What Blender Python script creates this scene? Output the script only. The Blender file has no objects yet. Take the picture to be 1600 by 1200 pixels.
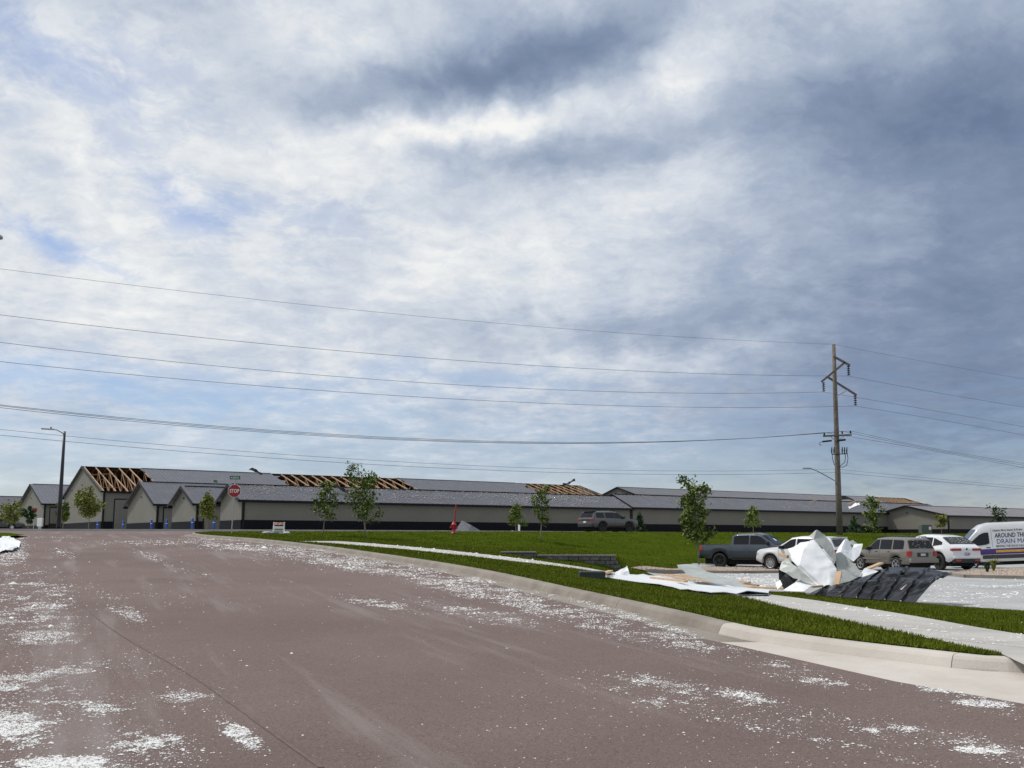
import bpy, bmesh, math, random
import numpy as np
from mathutils import Vector, Matrix
from mathutils.geometry import delaunay_2d_cdt
random.seed(7); RNG = np.random.default_rng(11)
S = bpy.context.scene; COL = S.collection
# ------------------------------------------------------------------ camera
F = 1500.; HOR = 840.; EYE = 1.6                       # focal length (px of 1600), horizon row, eye height (m)
PITCH = math.atan(F/11000.); CY = HOR-F*math.tan(PITCH)
cd = bpy.data.cameras.new('camera'); cam = bpy.data.objects.new('camera', cd); COL.objects.link(cam)
cd.sensor_fit = 'HORIZONTAL'; cd.sensor_width = 36; cd.lens = 36*F/1600; cd.shift_y = (CY-600)/1600
cd.clip_start = .1; cd.clip_end = 6000
cam.location = (0, 0, EYE); cam.rotation_euler = (math.pi/2+PITCH, 0, 0); S.camera = cam
S.render.resolution_x, S.render.resolution_y = 1024, 768
S.view_settings.view_transform = 'Standard'; S.view_settings.look = 'None'; S.view_settings.exposure = 0.0; S.view_settings.gamma = 1
def ray(px, py):
    a = (px-800)/F; b = (CY-py)/F
    return Vector((a, math.cos(PITCH)-b*math.sin(PITCH), math.sin(PITCH)+b*math.cos(PITCH)))
def atY(px, py, Y):
    d = ray(px, py); s = Y/d.y
    return Vector((d.x*s, Y, EYE+d.z*s))
# ------------------------------------------------------------------ sun + sky
SUN_EL = math.radians(56); SUN_DIR = Vector((-.97*math.cos(SUN_EL), .24*math.cos(SUN_EL), math.sin(SUN_EL)))
sl = bpy.data.lights.new('sun', 'SUN'); sl.energy = 3.0; sl.angle = math.radians(9); sl.color = (1, .95, .88)
so = bpy.data.objects.new('sun', sl); COL.objects.link(so); so.rotation_euler = SUN_DIR.to_track_quat('Z', 'Y').to_euler()
W = bpy.data.worlds.new('World'); S.world = W; W.use_nodes = True
def build_world():
    nt = W.node_tree; nt.nodes.clear(); L = nt.links
    def nd(t, **k):
        n = nt.nodes.new(t)
        for a, b in k.items(): setattr(n, a, b)
        return n
    def put(sock, v):
        if hasattr(v, 'is_output'): L.new(v, sock)
        else: sock.default_value = v
    def m(op, a, b=0.):
        n = nd('ShaderNodeMath', operation=op); put(n.inputs[0], a); put(n.inputs[1], b); return n.outputs[0]
    def vm(op, a, b):
        n = nd('ShaderNodeVectorMath', operation=op); put(n.inputs[0], a)
        if op == 'SCALE': put(n.inputs['Scale'], b)
        else: put(n.inputs[1], b)
        return n.outputs['Value'] if op == 'DOT_PRODUCT' else n.outputs[0]
    def noise(vec, sc, det=6, ro=.55, col=False):
        n = nd('ShaderNodeTexNoise'); put(n.inputs['Vector'], vec); n.inputs['Scale'].default_value = sc
        n.inputs['Detail'].default_value = det; n.inputs['Roughness'].default_value = ro
        return n.outputs['Color'] if col else n.outputs['Fac']
    tc = nd('ShaderNodeTexCoord').outputs['Generated']
    w1 = vm('SCALE', vm('SUBTRACT', noise(tc, 4.5, 5, .6, True), (.5, .5, .5)), .10)
    w2 = vm('SCALE', vm('SUBTRACT', noise(tc, 15, 6, .62, True), (.5, .5, .5)), .045)
    dw = vm('ADD', vm('ADD', tc, w1), w2)
    def blob(px, py, sx, sy, rot=0):
        c = ray(px, py).normalized(); r = c.cross(Vector((0, 0, 1))).normalized(); u = r.cross(c)
        a = math.radians(rot); r2 = r*math.cos(a)+u*math.sin(a); u2 = u*math.cos(a)-r*math.sin(a)
        A = m('MULTIPLY', vm('DOT_PRODUCT', dw, tuple(r2)), F/sx); B = m('MULTIPLY', vm('DOT_PRODUCT', dw, tuple(u2)), F/sy)
        return m('EXPONENT', m('MULTIPLY', m('ADD', m('MULTIPLY', A, A), m('MULTIPLY', B, B)), -1.))
    sep = nd('ShaderNodeSeparateXYZ'); L.new(tc, sep.inputs[0])
    zz = m('ADD', m('MAXIMUM', sep.outputs['Z'], 0.), .16)
    cmb = nd('ShaderNodeCombineXYZ'); put(cmb.inputs[0], m('DIVIDE', sep.outputs['X'], zz)); put(cmb.inputs[1], m('DIVIDE', sep.outputs['Y'], zz))
    pl = cmb.outputs[0]
    n1 = m('SUBTRACT', noise(pl, 1.7, 9, .58), .5)        # drifting bands in the cloud layer
    n2 = m('SUBTRACT', noise(vm('ADD', pl, vm('SCALE', w1, 3.)), 6.5, 9, .66), .5)
    n3 = m('SUBTRACT', noise(dw, 9, 8, .6), .5)
    def crisp(v, lo, hi):
        n = nd('ShaderNodeMapRange'); n.interpolation_type = 'SMOOTHSTEP'; put(n.inputs[0], v); n.inputs[1].default_value = lo; n.inputs[2].default_value = hi; n.inputs[3].default_value = -.5; n.inputs[4].default_value = .5; return n.outputs[0]
    n2c = crisp(n2, -.13, .17); n5 = crisp(m('SUBTRACT', noise(vm('ADD', pl, vm('SCALE', w1, 5.)), 3.0, 10, .62), .5), -.10, .14)
    n4 = m('SUBTRACT', noise(vm('ADD', pl, vm('SCALE', w2, 2.)), 15, 7, .6), .5)       # small puffs
    bright = m('ADD', .735, m('MULTIPLY', n1, .36)); bright = m('ADD', bright, m('MULTIPLY', n2c, .10)); bright = m('ADD', bright, m('MULTIPLY', n5, .10)); bright = m('ADD', bright, m('MULTIPLY', n3, .14)); bright = m('ADD', bright, m('MULTIPLY', n4, .17))
    for w, *b in CLOUD_LIGHT: bright = m('ADD', bright, m('MULTIPLY', blob(*b), w))
    clear = m('ADD', -.10, m('MULTIPLY', n2c, -.30)); clear = m('ADD', clear, m('MULTIPLY', n1, -.25))
    for w, *b in CLOUD_HOLES: clear = m('ADD', clear, m('MULTIPLY', blob(*b), w))
    low = nd('ShaderNodeMapRange'); low.interpolation_type = 'SMOOTHSTEP'; put(low.inputs[0], sep.outputs['Z']); low.inputs[1].default_value = .015; low.inputs[2].default_value = .20
    low.inputs[3].default_value = .62; low.inputs[4].default_value = 0
    clear = m('ADD', clear, low.outputs[0])
    cl = nd('ShaderNodeClamp'); L.new(clear, cl.inputs[0]); clear = cl.outputs[0]
    rp = nd('ShaderNodeValToRGB'); put(rp.inputs[0], bright); e = rp.color_ramp.elements
    stops = [(0, (.150, .205, .325)), (.28, (.235, .300, .425)), (.55, (.40, .47, .59)), (.78, (.64, .69, .765)), (1, (.93, .93, .91))]
    e[0].position = 0; e[0].color = (*stops[0][1], 1); e[1].position = 1; e[1].color = (*stops[-1][1], 1)
    for p, c in stops[1:-1]: q = e.new(p); q.color = (*c, 1)
    sky = nd('ShaderNodeTexSky', sky_type='NISHITA'); sky.sun_disc = False; sky.sun_elevation = SUN_EL
    sky.sun_rotation = math.atan2(SUN_DIR.x, SUN_DIR.y); sky.air_density = 1.3; sky.dust_density = .25; sky.ozone_density = 2.2
    skc = nd('ShaderNodeMix', data_type='RGBA', blend_type='MULTIPLY'); skc.inputs[0].default_value = 1
    L.new(sky.outputs[0], skc.inputs[6]); skc.inputs[7].default_value = (SKYG[0], SKYG[1], SKYG[2], 1)
    cc = nd('ShaderNodeMix', data_type='RGBA', blend_type='MULTIPLY'); cc.inputs[0].default_value = 1
    L.new(rp.outputs[0], cc.inputs[6]); cc.inputs[7].default_value = (10, 10, 10, 1)
    mx = nd('ShaderNodeMix', data_type='RGBA'); L.new(clear, mx.inputs[0]); L.new(cc.outputs[2], mx.inputs[6]); L.new(skc.outputs[2], mx.inputs[7])
    bg = nd('ShaderNodeBackground'); bg.inputs[1].default_value = .1; L.new(mx.outputs[2], bg.inputs[0])
    o = nd('ShaderNodeOutputWorld'); L.new(bg.outputs[0], o.inputs[0])
SKYG = (.84, .92, 1.18)
# drifts of the cloud deck: weight, direction (as photo pixel), half sizes, tilt
CLOUD_LIGHT = [(-.46, 690, 118, 250, 42, 10), (-.30, 880, 70, 190, 60, 6), (-.42, 1420, 180, 290, 80, -4), (-.46, 1570, 380, 240, 340, 0),
               (-.22, 1250, 560, 300, 170, 0), (.24, 510, 62, 150, 40, -14), (.32, 1085, 110, 60, 60, 30), (.26, 760, 190, 200, 22, 8),
               (.08, 330, 210, 300, 110, 10), (-.26, 880, 240, 150, 30, 0), (.14, 1150, 260, 190, 50, 10), (.08, 850, 420, 260, 120, 0),
               (-.16, 1000, 500, 300, 36, 3), (.14, 1050, 540, 250, 20, 5), (-.30, 1520, 720, 300, 110, 0), (.08, 250, 500, 330, 60, -8), (-.14, 300, 15, 220, 26, 0), (-.10, 700, 740, 900, 60, 0), (.10, 350, 330, 480, 230, 0)]
CLOUD_HOLES = [(.62, 80, 385, 110, 22, -12), (.40, 280, 310, 100, 24, -25), (.42, 40, 80, 200, 80, -10), (.50, 230, 605, 330, 36, -4), (.32, 720, 590, 220, 24, 3), (.26, 380, 345, 160, 40, 0)]
build_world()
# ------------------------------------------------------------------ materials
MATS = {}
def mat(name, c1, c2=None, rough=.7, scale=3., metal=0., bump=0., bscale=None, coat=0., spec=.5, world=False, wave=None, emit=None, det=5):
    if name in MATS: return MATS[name]
    M = bpy.data.materials.new(name); M.use_nodes = True; nt = M.node_tree; L = nt.links; b = nt.nodes['Principled BSDF']
    b.inputs['Roughness'].default_value = rough; b.inputs['Metallic'].default_value = metal; b.inputs['Coat Weight'].default_value = coat
    b.inputs['Specular IOR Level'].default_value = spec; b.inputs['Base Color'].default_value = (*c1, 1)
    if world: vec = nt.nodes.new('ShaderNodeNewGeometry').outputs['Position']
    else: vec = nt.nodes.new('ShaderNodeTexCoord').outputs['Object']
    if c2:
        n = nt.nodes.new('ShaderNodeTexNoise'); n.inputs['Scale'].default_value = scale; n.inputs['Detail'].default_value = det; n.inputs['Roughness'].default_value = .62; L.new(vec, n.inputs['Vector'])
        r = nt.nodes.new('ShaderNodeMapRange'); r.inputs[1].default_value = .32; r.inputs[2].default_value = .68; L.new(n.outputs['Fac'], r.inputs[0])
        x = nt.nodes.new('ShaderNodeMix'); x.data_type = 'RGBA'; L.new(r.outputs[0], x.inputs[0]); x.inputs[6].default_value = (*c1, 1); x.inputs[7].default_value = (*c2, 1)
        L.new(x.outputs[2], b.inputs['Base Color'])
    if bump:
        bp = nt.nodes.new('ShaderNodeBump'); bp.inputs['Strength'].default_value = min(1, bump); bp.inputs['Distance'].default_value = .02
        if wave:
            w = nt.nodes.new('ShaderNodeTexWave'); w.bands_direction = wave[0]; w.inputs['Scale'].default_value = wave[1]; L.new(vec, w.inputs['Vector']); L.new(w.outputs['Fac'], bp.inputs['Height'])
        else:
            n = nt.nodes.new('ShaderNodeTexNoise'); n.inputs['Scale'].default_value = bscale or scale*4; n.inputs['Detail'].default_value = 6; L.new(vec, n.inputs['Vector']); L.new(n.outputs['Fac'], bp.inputs['Height'])
        L.new(bp.outputs[0], b.inputs['Normal'])
    if emit: b.inputs['Emission Color'].default_value = (*emit[0], 1); b.inputs['Emission Strength'].default_value = emit[1]
    MATS[name] = M; return M
def asphalt_mat():
    M = mat('asphalt', (.15, .118, .116), rough=.9, spec=.25); nt = M.node_tree; L = nt.links; b = nt.nodes['Principled BSDF']
    pos = nt.nodes.new('ShaderNodeNewGeometry').outputs['Position']
    rot = nt.nodes.new('ShaderNodeMapping'); rot.inputs['Rotation'].default_value = (0, 0, math.radians(-24.5)); L.new(pos, rot.inputs[0])   # along the road
    st = nt.nodes.new('ShaderNodeMapping'); st.inputs['Scale'].default_value = (1.0, .07, 1); L.new(rot.outputs[0], st.inputs[0])
    def noise(v, s, d, ro=.6):
        n = nt.nodes.new('ShaderNodeTexNoise'); n.inputs['Scale'].default_value = s; n.inputs['Detail'].default_value = d; n.inputs['Roughness'].default_value = ro; L.new(v, n.inputs['Vector']); return n.outputs['Fac']
    def rng(v, a, bb, c, d):
        n = nt.nodes.new('ShaderNodeMapRange'); L.new(v, n.inputs[0])
        for i, q in enumerate((a, bb, c, d)): n.inputs[i+1].default_value = q
        return n.outputs[0]
    def mix(f, a, c):
        x = nt.nodes.new('ShaderNodeMix'); x.data_type = 'RGBA'; L.new(f, x.inputs[0])
        if hasattr(a, 'is_output'): L.new(a, x.inputs[6])
        else: x.inputs[6].default_value = (*a, 1)
        x.inputs[7].default_value = (*c, 1); return x.outputs[2]
    base = mix(rng(noise(pos, .35, 6), .35, .65, 0, 1), (.146, .104, .092), (.188, .137, .120))
    base = mix(rng(noise(pos, 55, 3, .8), .50, .62, 0, .65), base, (.062, .049, .049))         # dark binder between stones
    base = mix(rng(noise(pos, 26, 4, .85), .50, .64, 0, .5), base, (.075, .056, .052))
    base = mix(rng(noise(pos, 38, 3, .85), .58, .68, 0, .5), base, (.235, .185, .168))
    base = mix(rng(noise(pos, 85, 2, .8), .60, .70, 0, .75), base, (.28, .225, .205))            # pink quartzite stones
    base = mix(rng(noise(st.outputs[0], 1.6, 7, .66), .53, .68, 0, .38), base, (.30, .275, .265))  # dusty foam residue drawn out by tyres
    L.new(base, b.inputs['Base Color'])
    bp = nt.nodes.new('ShaderNodeBump'); bp.inputs['Strength'].default_value = .6; bp.inputs['Distance'].default_value = .012
    L.new(noise(pos, 70, 4, .75), bp.inputs['Height']); L.new(bp.outputs[0], b.inputs['Normal']); return M
def grass_ground_mat():
    M = mat('lawn', (.04, .07, .009), rough=.95, spec=.1); nt = M.node_tree; L = nt.links; b = nt.nodes['Principled BSDF']
    pos = nt.nodes.new('ShaderNodeNewGeometry').outputs['Position']
    def noise(s, d):
        n = nt.nodes.new('ShaderNodeTexNoise'); n.inputs['Scale'].default_value = s; n.inputs['Detail'].default_value = d; n.inputs['Roughness'].default_value = .68; L.new(pos, n.inputs['Vector']); return n.outputs['Fac']
    a = nt.nodes.new('ShaderNodeMix'); a.data_type = 'RGBA'; a.inputs[6].default_value = (.045, .072, .006, 1); a.inputs[7].default_value = (.076, .102, .010, 1)
    r = nt.nodes.new('ShaderNodeMapRange'); r.inputs[1].default_value = .35; r.inputs[2].default_value = .65; L.new(noise(.45, 7), r.inputs[0]); L.new(r.outputs[0], a.inputs[0])
    c = nt.nodes.new('ShaderNodeMix'); c.data_type = 'RGBA'; c.inputs[7].default_value = (.034, .056, .005, 1); L.new(a.outputs[2], c.inputs[6])
    r2 = nt.nodes.new('ShaderNodeMapRange'); r2.inputs[1].default_value = .45; r2.inputs[2].default_value = .62; r2.inputs[4].default_value = .8; L.new(noise(14, 5), r2.inputs[0]); L.new(r2.outputs[0], c.inputs[0])
    L.new(c.outputs[2], b.inputs['Base Color'])
    bp = nt.nodes.new('ShaderNodeBump'); bp.inputs['Strength'].default_value = .9; bp.inputs['Distance'].default_value = .05; L.new(noise(25, 6), bp.inputs['Height']); L.new(bp.outputs[0], b.inputs['Normal']); return M
asphalt = asphalt_mat(); lawn_m = grass_ground_mat(); lawn_m.node_tree.nodes['Principled BSDF'].inputs['Specular IOR Level'].default_value = 0
concrete = mat('concrete', (.36, .34, .31), (.46, .445, .415), .88, .9, bump=.25, bscale=40, world=True)
kerb_m = mat('kerb_concrete', (.185, .160, .132), (.27, .24, .205), .9, 1.6, bump=.35, bscale=30, world=True)
apron_m = mat('apron_concrete', (.40, .36, .315), (.54, .50, .45), .85, .8, bump=.2, bscale=45, world=True)
lot_m = mat('lot_concrete', (.29, .29, .285), (.40, .40, .395), .8, .5, bump=.15, bscale=30, world=True)
foam = mat('foam_white', (.60, .60, .585), (.76, .76, .74), .85, 8)
grass_m = mat('grass_blade', (.082, .112, .009), (.132, .155, .016), .85, 1.3, world=True, spec=.05)
gravel_m = mat('gravel', (.30, .22, .17), (.52, .44, .37), .85, 6, world=True)
soil_m = mat('soil', (.16, .12, .09), (.24, .19, .15), .95, 5, world=True)
wall_m = mat('siding', (.150, .145, .120), (.168, .162, .136), .6, .4, bump=.5, wave=('DIAGONAL', 2.2), spec=.2)
black_m = mat('black_trim', (.008, .008, .010), rough=.5, spec=.15)
wains_m = mat('wainscot', (.004, .0045, .006), (.013, .014, .019), .6, 9, spec=.06)
roof_m = mat('roof_steel', (.088, .088, .102), (.118, .118, .135), .42, .7, metal=.25)
door_m = mat('door_steel', (.135, .128, .112), (.15, .142, .125), .5, .6, bump=.8, wave=('Z', 1.9))
wood_m = mat('lumber', (.43, .285, .165), (.56, .39, .245), .8, 3)
wood_d = mat('lumber_weathered', (.26, .155, .085), (.36, .22, .13), .85, 3)
osb_m = mat('sheathing', (.40, .25, .14), (.52, .34, .20), .85, 4)
dark_m = mat('inside_shade', (.02, .016, .014), rough=.95)
steel_m = mat('galvanised', (.36, .37, .38), (.45, .46, .47), .45, 6, metal=.6)
pole_m = mat('weathered_pole', (.115, .098, .080), (.19, .165, .14), .9, 4, bump=.4, bscale=30)
bark_m = mat('bark', (.17, .135, .10), (.25, .21, .165), .9, 9)
iron_m = mat('dark_iron', (.018, .018, .020), rough=.4)
wire_m = mat('wire', (.11, .115, .125), rough=.6)
blue_m = mat('blue_sleeve', (.012, .085, .42), rough=.35)
red_m = mat('red_paint', (.36, .012, .018), rough=.4)
white_m = mat('white_paint', (.78, .78, .77), rough=.45)
green_m = mat('sign_green', (.0, .11, .05), rough=.4)
# ------------------------------------------------------------------ helpers
def link(name, me, m=None, parent=None, smooth=False):
    o = bpy.data.objects.new(name, me); COL.objects.link(o)
    if m: me.materials.append(m)
    if parent: o.parent = parent
    if smooth: me.shade_smooth()
    return o
def mesh(name, v, f, m=None, parent=None, smooth=False):
    me = bpy.data.meshes.new(name); me.from_pydata([tuple(p) for p in v], [], f); me.update()
    return link(name, me, m, parent, smooth)
def tag(o, label=None, cat=None, group=None, kind=None):
    for k, v in (('label', label), ('category', cat), ('group', group), ('kind', kind)):
        if v: o[k] = v
    return o
def empty(name, loc, rz=0, label=None, cat=None, group=None, kind=None):
    o = bpy.data.objects.new(name, None); COL.objects.link(o); o.location = loc; o.rotation_euler = (0, 0, rz); o.empty_display_size = .2
    return tag(o, label, cat, group, kind)
class MB:
    def __init__(s): s.v = []; s.f = []
    def add(s, v, f):
        n = len(s.v); s.v += [tuple(p) for p in v]; s.f += [tuple(i+n for i in q) for q in f]; return s
    def box(s, x0, x1, y0, y1, z0, z1):
        return s.add([(x0, y0, z0), (x1, y0, z0), (x1, y1, z0), (x0, y1, z0), (x0, y0, z1), (x1, y0, z1), (x1, y1, z1), (x0, y1, z1)],
                     [(3, 2, 1, 0), (4, 5, 6, 7), (0, 1, 5, 4), (1, 2, 6, 5), (2, 3, 7, 6), (3, 0, 4, 7)])
    def beam(s, a, b, w, h, up=(0, 0, 1)):
        a = Vector(a); b = Vector(b); d = (b-a).normalized(); r = d.cross(Vector(up))
        if r.length < 1e-4: r = d.cross(Vector((1, 0, 0)))
        r.normalize(); u = r.cross(d); r *= w/2; u *= h/2
        return s.add([a-r-u, a+r-u, a+r+u, a-r+u, b-r-u, b+r-u, b+r+u, b-r+u], [(3, 2, 1, 0), (4, 5, 6, 7), (0, 1, 5, 4), (1, 2, 6, 5), (2, 3, 7, 6), (3, 0, 4, 7)])
    def tube(s, pts, r, n=8, cap=True):
        pts = [Vector(p) for p in pts]; rs = r if isinstance(r, (list, tuple)) else [r]*len(pts); base = len(s.v); prev = None
        for i, p in enumerate(pts):
            d = (pts[min(i+1, len(pts)-1)]-pts[max(i-1, 0)]).normalized()
            if prev is None: x = d.cross(Vector((0, 0, 1))) if abs(d.z) < .95 else d.cross(Vector((1, 0, 0)))
            else: x = prev-d*prev.dot(d)
            x.normalize(); prev = x; y = d.cross(x)
            for k in range(n): t = 2*math.pi*k/n; s.v.append(tuple(p+(x*math.cos(t)+y*math.sin(t))*rs[i]))
        for i in range(len(pts)-1):
            for k in range(n): a = base+i*n+k; b2 = base+i*n+(k+1) % n; s.f.append((a, b2, b2+n, a+n))
        if cap: s.f.append(tuple(base+k for k in reversed(range(n)))); s.f.append(tuple(base+(len(pts)-1)*n+k for k in range(n)))
        return s
    def lathe(s, prof, n=16, M=None):
        base = len(s.v); M = M or Matrix()
        for (r, z) in prof:
            for k in range(n): t = 2*math.pi*k/n; s.v.append(tuple(M @ Vector((r*math.cos(t), r*math.sin(t), z))))
        for i in range(len(prof)-1):
            for k in range(n): a = base+i*n+k; b2 = base+i*n+(k+1) % n; s.f.append((a, b2, b2+n, a+n))
        s.f.append(tuple(base+k for k in reversed(range(n)))); s.f.append(tuple(base+(len(prof)-1)*n+k for k in range(n))); return s
    def build(s, name, m, parent=None, smooth=False): return mesh(name, s.v, s.f, m, parent, smooth)
def bevel(o, w, seg=2):
    b = o.modifiers.new('bevel', 'BEVEL'); b.width = w; b.segments = seg; b.limit_method = 'ANGLE'; return o
def solid(o, t, off=0):
    b = o.modifiers.new('solid', 'SOLIDIFY'); b.thickness = t; b.offset = off; return o
def text_mesh(txt, size, bold=0., shear=0., font_w=1., align='LEFT'):
    c = bpy.data.curves.new('t', 'FONT'); c.body = txt; c.size = size; c.offset = bold; c.shear = shear; c.align_x = align; c.resolution_u = 3
    o = bpy.data.objects.new('t', c); COL.objects.link(o); bpy.context.view_layer.update()
    me = bpy.data.meshes.new_from_object(o.evaluated_get(bpy.context.evaluated_depsgraph_get())); bpy.data.objects.remove(o)
    co = np.empty(len(me.vertices)*3); me.vertices.foreach_get('co', co); co = co.reshape(-1, 3); co[:, 0] *= font_w; me.materials.clear()
    return me, co
def big_mesh(name, V, Fc, m, parent=None):                     # V (n,3), Fc (k,3) numpy
    me = bpy.data.meshes.new(name); me.vertices.add(len(V)); me.vertices.foreach_set('co', np.asarray(V, np.float32).ravel())
    k = Fc.shape[1]; me.loops.add(Fc.size); me.loops.foreach_set('vertex_index', Fc.astype(np.int32).ravel()); me.polygons.add(len(Fc))
    me.polygons.foreach_set('loop_start', np.arange(0, Fc.size, k, dtype=np.int32)); me.polygons.foreach_set('loop_total', np.full(len(Fc), k, np.int32))
    me.update(calc_edges=True); return link(name, me, m, parent)
# ------------------------------------------------------------------ terrain heights
PY_ = np.array([-60, 0, 10, 20, 30, 40, 50, 60, 70, 80, 90, 120, 400.]); PZ_ = np.array([-2.1, 0, .36, .71, 1.04, 1.36, 1.64, 1.87, 2.05, 2.17, 2.22, 2.30, 2.6])
_yy = np.arange(-60, 400, 1.); _zz = np.convolve(np.pad(np.interp(_yy, PY_, PZ_), 5, 'edge'), np.ones(11)/11, 'valid')
def sm(x, a, b): t = np.clip((np.asarray(x, float)-a)/(b-a), 0, 1); return t*t*(3-2*t)
def U(x, y): return np.interp(y, _yy, _zz)-.0057*(np.clip(x, -150, 150)+25)*sm(y, 20, 60)
def inpoly(x, y, P):
    x = np.asarray(x, float); y = np.asarray(y, float); r = np.zeros(np.broadcast(x, y).shape, bool); n = len(P)
    for i in range(n):
        x0, y0 = P[i]; x1, y1 = P[(i+1) % n]
        if y0 == y1: continue
        r ^= ((y0 > y) != (y1 > y)) & (x < (x1-x0)*(y-y0)/(y1-y0)+x0)
    return r
def dpoly(x, y, P):
    x = np.asarray(x, float); y = np.asarray(y, float); d = np.full(np.broadcast(x, y).shape, 1e9); n = len(P)
    for i in range(n):
        x0, y0 = P[i]; x1, y1 = P[(i+1) % n]; dx, dy = x1-x0, y1-y0; t = np.clip(((x-x0)*dx+(y-y0)*dy)/(dx*dx+dy*dy), 0, 1)
        d = np.minimum(d, np.hypot(x-x0-t*dx, y-y0-t*dy))
    return np.where(inpoly(x, y, P), 0, d)
LOT_Z = -.12
LOT = [(5.6, 34.4), (6.6, 42), (8, 47), (9.5, 59), (75, 66), (75, 8), (30, 10), (18, 15), (12.2, 22.0), (8.4, 28.7)]
WALL_Y = 37.
KERB = [(30, 11.5), (16, 9.8), (9, 8.9), (6.2, 9.0), (4.86, 9.37), (4.3, 9.64), (2.88, 11.36), (2.18, 13.37), (1.08, 16.48), (-1.56, 23.7), (-7.03, 35.5), (-11.66, 44.16), (-15.9, 50.6), (-18.3, 55.4), (-19.2, 59.0), (-18.4, 61.8), (-15.8, 64.0), (-12, 65.8), (20, 80.6), (60, 99), (150, 140.5)]
def catmull(P, n):
    P = [np.array(p, float) for p in P]; P = [2*P[0]-P[1]]+P+[2*P[-1]-P[-2]]; out = []
    for i in range(1, len(P)-2):
        for k in range(n):
            t = k/n; a, b, c, d = P[i-1:i+3]
            out.append(.5*(2*b+(c-a)*t+(2*a-5*b+4*c-d)*t*t+(3*b-a-3*c+d)*t**3))
    out.append(P[-2]); return np.array(out)
KC = catmull(KERB, 6)
def offset(P, d):                                             # to the right-hand side of travel for d > 0
    T = np.gradient(P, axis=0); T /= np.linalg.norm(T, axis=1)[:, None]; return P+np.stack([T[:, 1], -T[:, 0]], 1)*d
def H_slow(x, y):
    x = np.asarray(x, float); y = np.asarray(y, float); u = U(x, y)+.13*(1-sm(x, 4.7, 9.5)*sm(13.5-y, 0, 2))
    dk = np.full(np.broadcast(x, y).shape, 1e9)
    for (x0, y0), (x1, y1) in zip(KC[:-1:3], KC[3::3]):
        dx, dy = x1-x0, y1-y0; t = np.clip(((x-x0)*dx+(y-y0)*dy)/(dx*dx+dy*dy), 0, 1); dk = np.minimum(dk, np.hypot(x-x0-t*dx, y-y0-t*dy))
    dk = np.maximum(0, dk-.2); w = (dk/(dk+dpoly(x, y, LOT)+1e-6))**(.82+1.2*sm(y, 28, 36)-.7*sm(y, 44, 58))
    return u*(1-w)+LOT_Z*w
_gx = np.arange(-60, 100, .25); _gy = np.arange(-15, 150, .25); _gh = H_slow(*np.meshgrid(_gx, _gy))
def H(x, y):
    x = np.asarray(x, float); y = np.asarray(y, float); a = np.clip((x+60)/.25, 0, len(_gx)-1.001); b = np.clip((y+15)/.25, 0, len(_gy)-1.001)
    i = a.astype(int); j = b.astype(int); a = a-i; b = b-j; u = U(x, y)+.13
    h = (_gh[j, i]*(1-a)+_gh[j, i+1]*a)*(1-b)+(_gh[j+1, i]*(1-a)+_gh[j+1, i+1]*a)*b
    plat = np.minimum(1.02-.035*np.maximum(x, 0), u)-1.8*np.maximum(0, x-4.25)
    h = np.where((y > WALL_Y) & (x > -1.2), np.maximum(h, plat), h)
    return h
def G(px, py, hf=None, y0=2.):
    hf = hf or H; d = ray(px, py); t = np.concatenate([np.arange(y0, 60, .02), np.arange(60, 200, .08)])
    z = EYE+d.z*t-hf(d.x*t, d.y*t); i = int(np.argmax(z < 0))
    if z[i] >= 0: i = len(t)-1
    return Vector((d.x*t[i], d.y*t[i], float(hf(d.x*t[i], d.y*t[i]))))
# ------------------------------------------------------------------ ground pieces
def region(name, P, hf, m, step, holes=(), parent=None, fine=None):
    P = [tuple(map(float, p[:2])) for p in P]; V = []; E = []
    def ring(Q):
        n0 = len(V); q2 = []
        for i in range(len(Q)):
            a = np.array(Q[i][:2]); b = np.array(Q[(i+1) % len(Q)][:2]); k = max(1, int(np.hypot(*(b-a))/(step*1.2)))
            for j in range(k): q2.append(tuple(a+(b-a)*j/k))
        V.extend(q2); E.extend((n0+i, n0+(i+1) % len(q2)) for i in range(len(q2)))
    ring(P)
    for h in holes: ring(h)
    xs = [p[0] for p in P]; ys = [p[1] for p in P]
    def grid(x0, x1, y0, y1, s):
        gx, gy = np.meshgrid(np.arange(x0, x1, s), np.arange(y0, y1, s)); gx = gx+RNG.uniform(-.2, .2, gx.shape)*s; gy = gy+RNG.uniform(-.2, .2, gy.shape)*s
        k = inpoly(gx, gy, P); return list(zip(gx[k].tolist(), gy[k].tolist()))
    pts = grid(min(xs), max(xs), min(ys), max(ys), step)
    if fine: x0, x1, y0, y1, s = fine; pts = [p for p in pts if not (x0 < p[0] < x1 and y0 < p[1] < y1)]+grid(x0, x1, y0, y1, s)
    V.extend(pts)
    vo, eo, fo, *_ = delaunay_2d_cdt([Vector(v) for v in V], E, [], 0, 1e-5)
    vo = np.array([tuple(v) for v in vo]); fo = np.array([f for f in fo if len(f) == 3]); c = vo[fo].mean(1)
    keep = inpoly(c[:, 0], c[:, 1], P)
    for h in holes: keep &= ~inpoly(c[:, 0], c[:, 1], [tuple(q[:2]) for q in h])
    fo = fo[keep]; z = hf(vo[:, 0], vo[:, 1]); V3 = np.column_stack([vo, z])
    a, b, cc = V3[fo[:, 0]], V3[fo[:, 1]], V3[fo[:, 2]]; fl = np.cross(b-a, cc-a)[:, 2] < 0; fo[fl] = fo[fl][:, ::-1]
    used = np.unique(fo); mp = np.zeros(len(V3), int); mp[used] = np.arange(len(used)); V3 = V3[used]; fo = mp[fo]
    o = big_mesh(name, V3, fo, m, parent); o.data.shade_smooth(); return o, V3, fo
gutter = offset(KC, -.45)        # asphalt edge
back = offset(KC, .20)           # lawn edge
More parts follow.
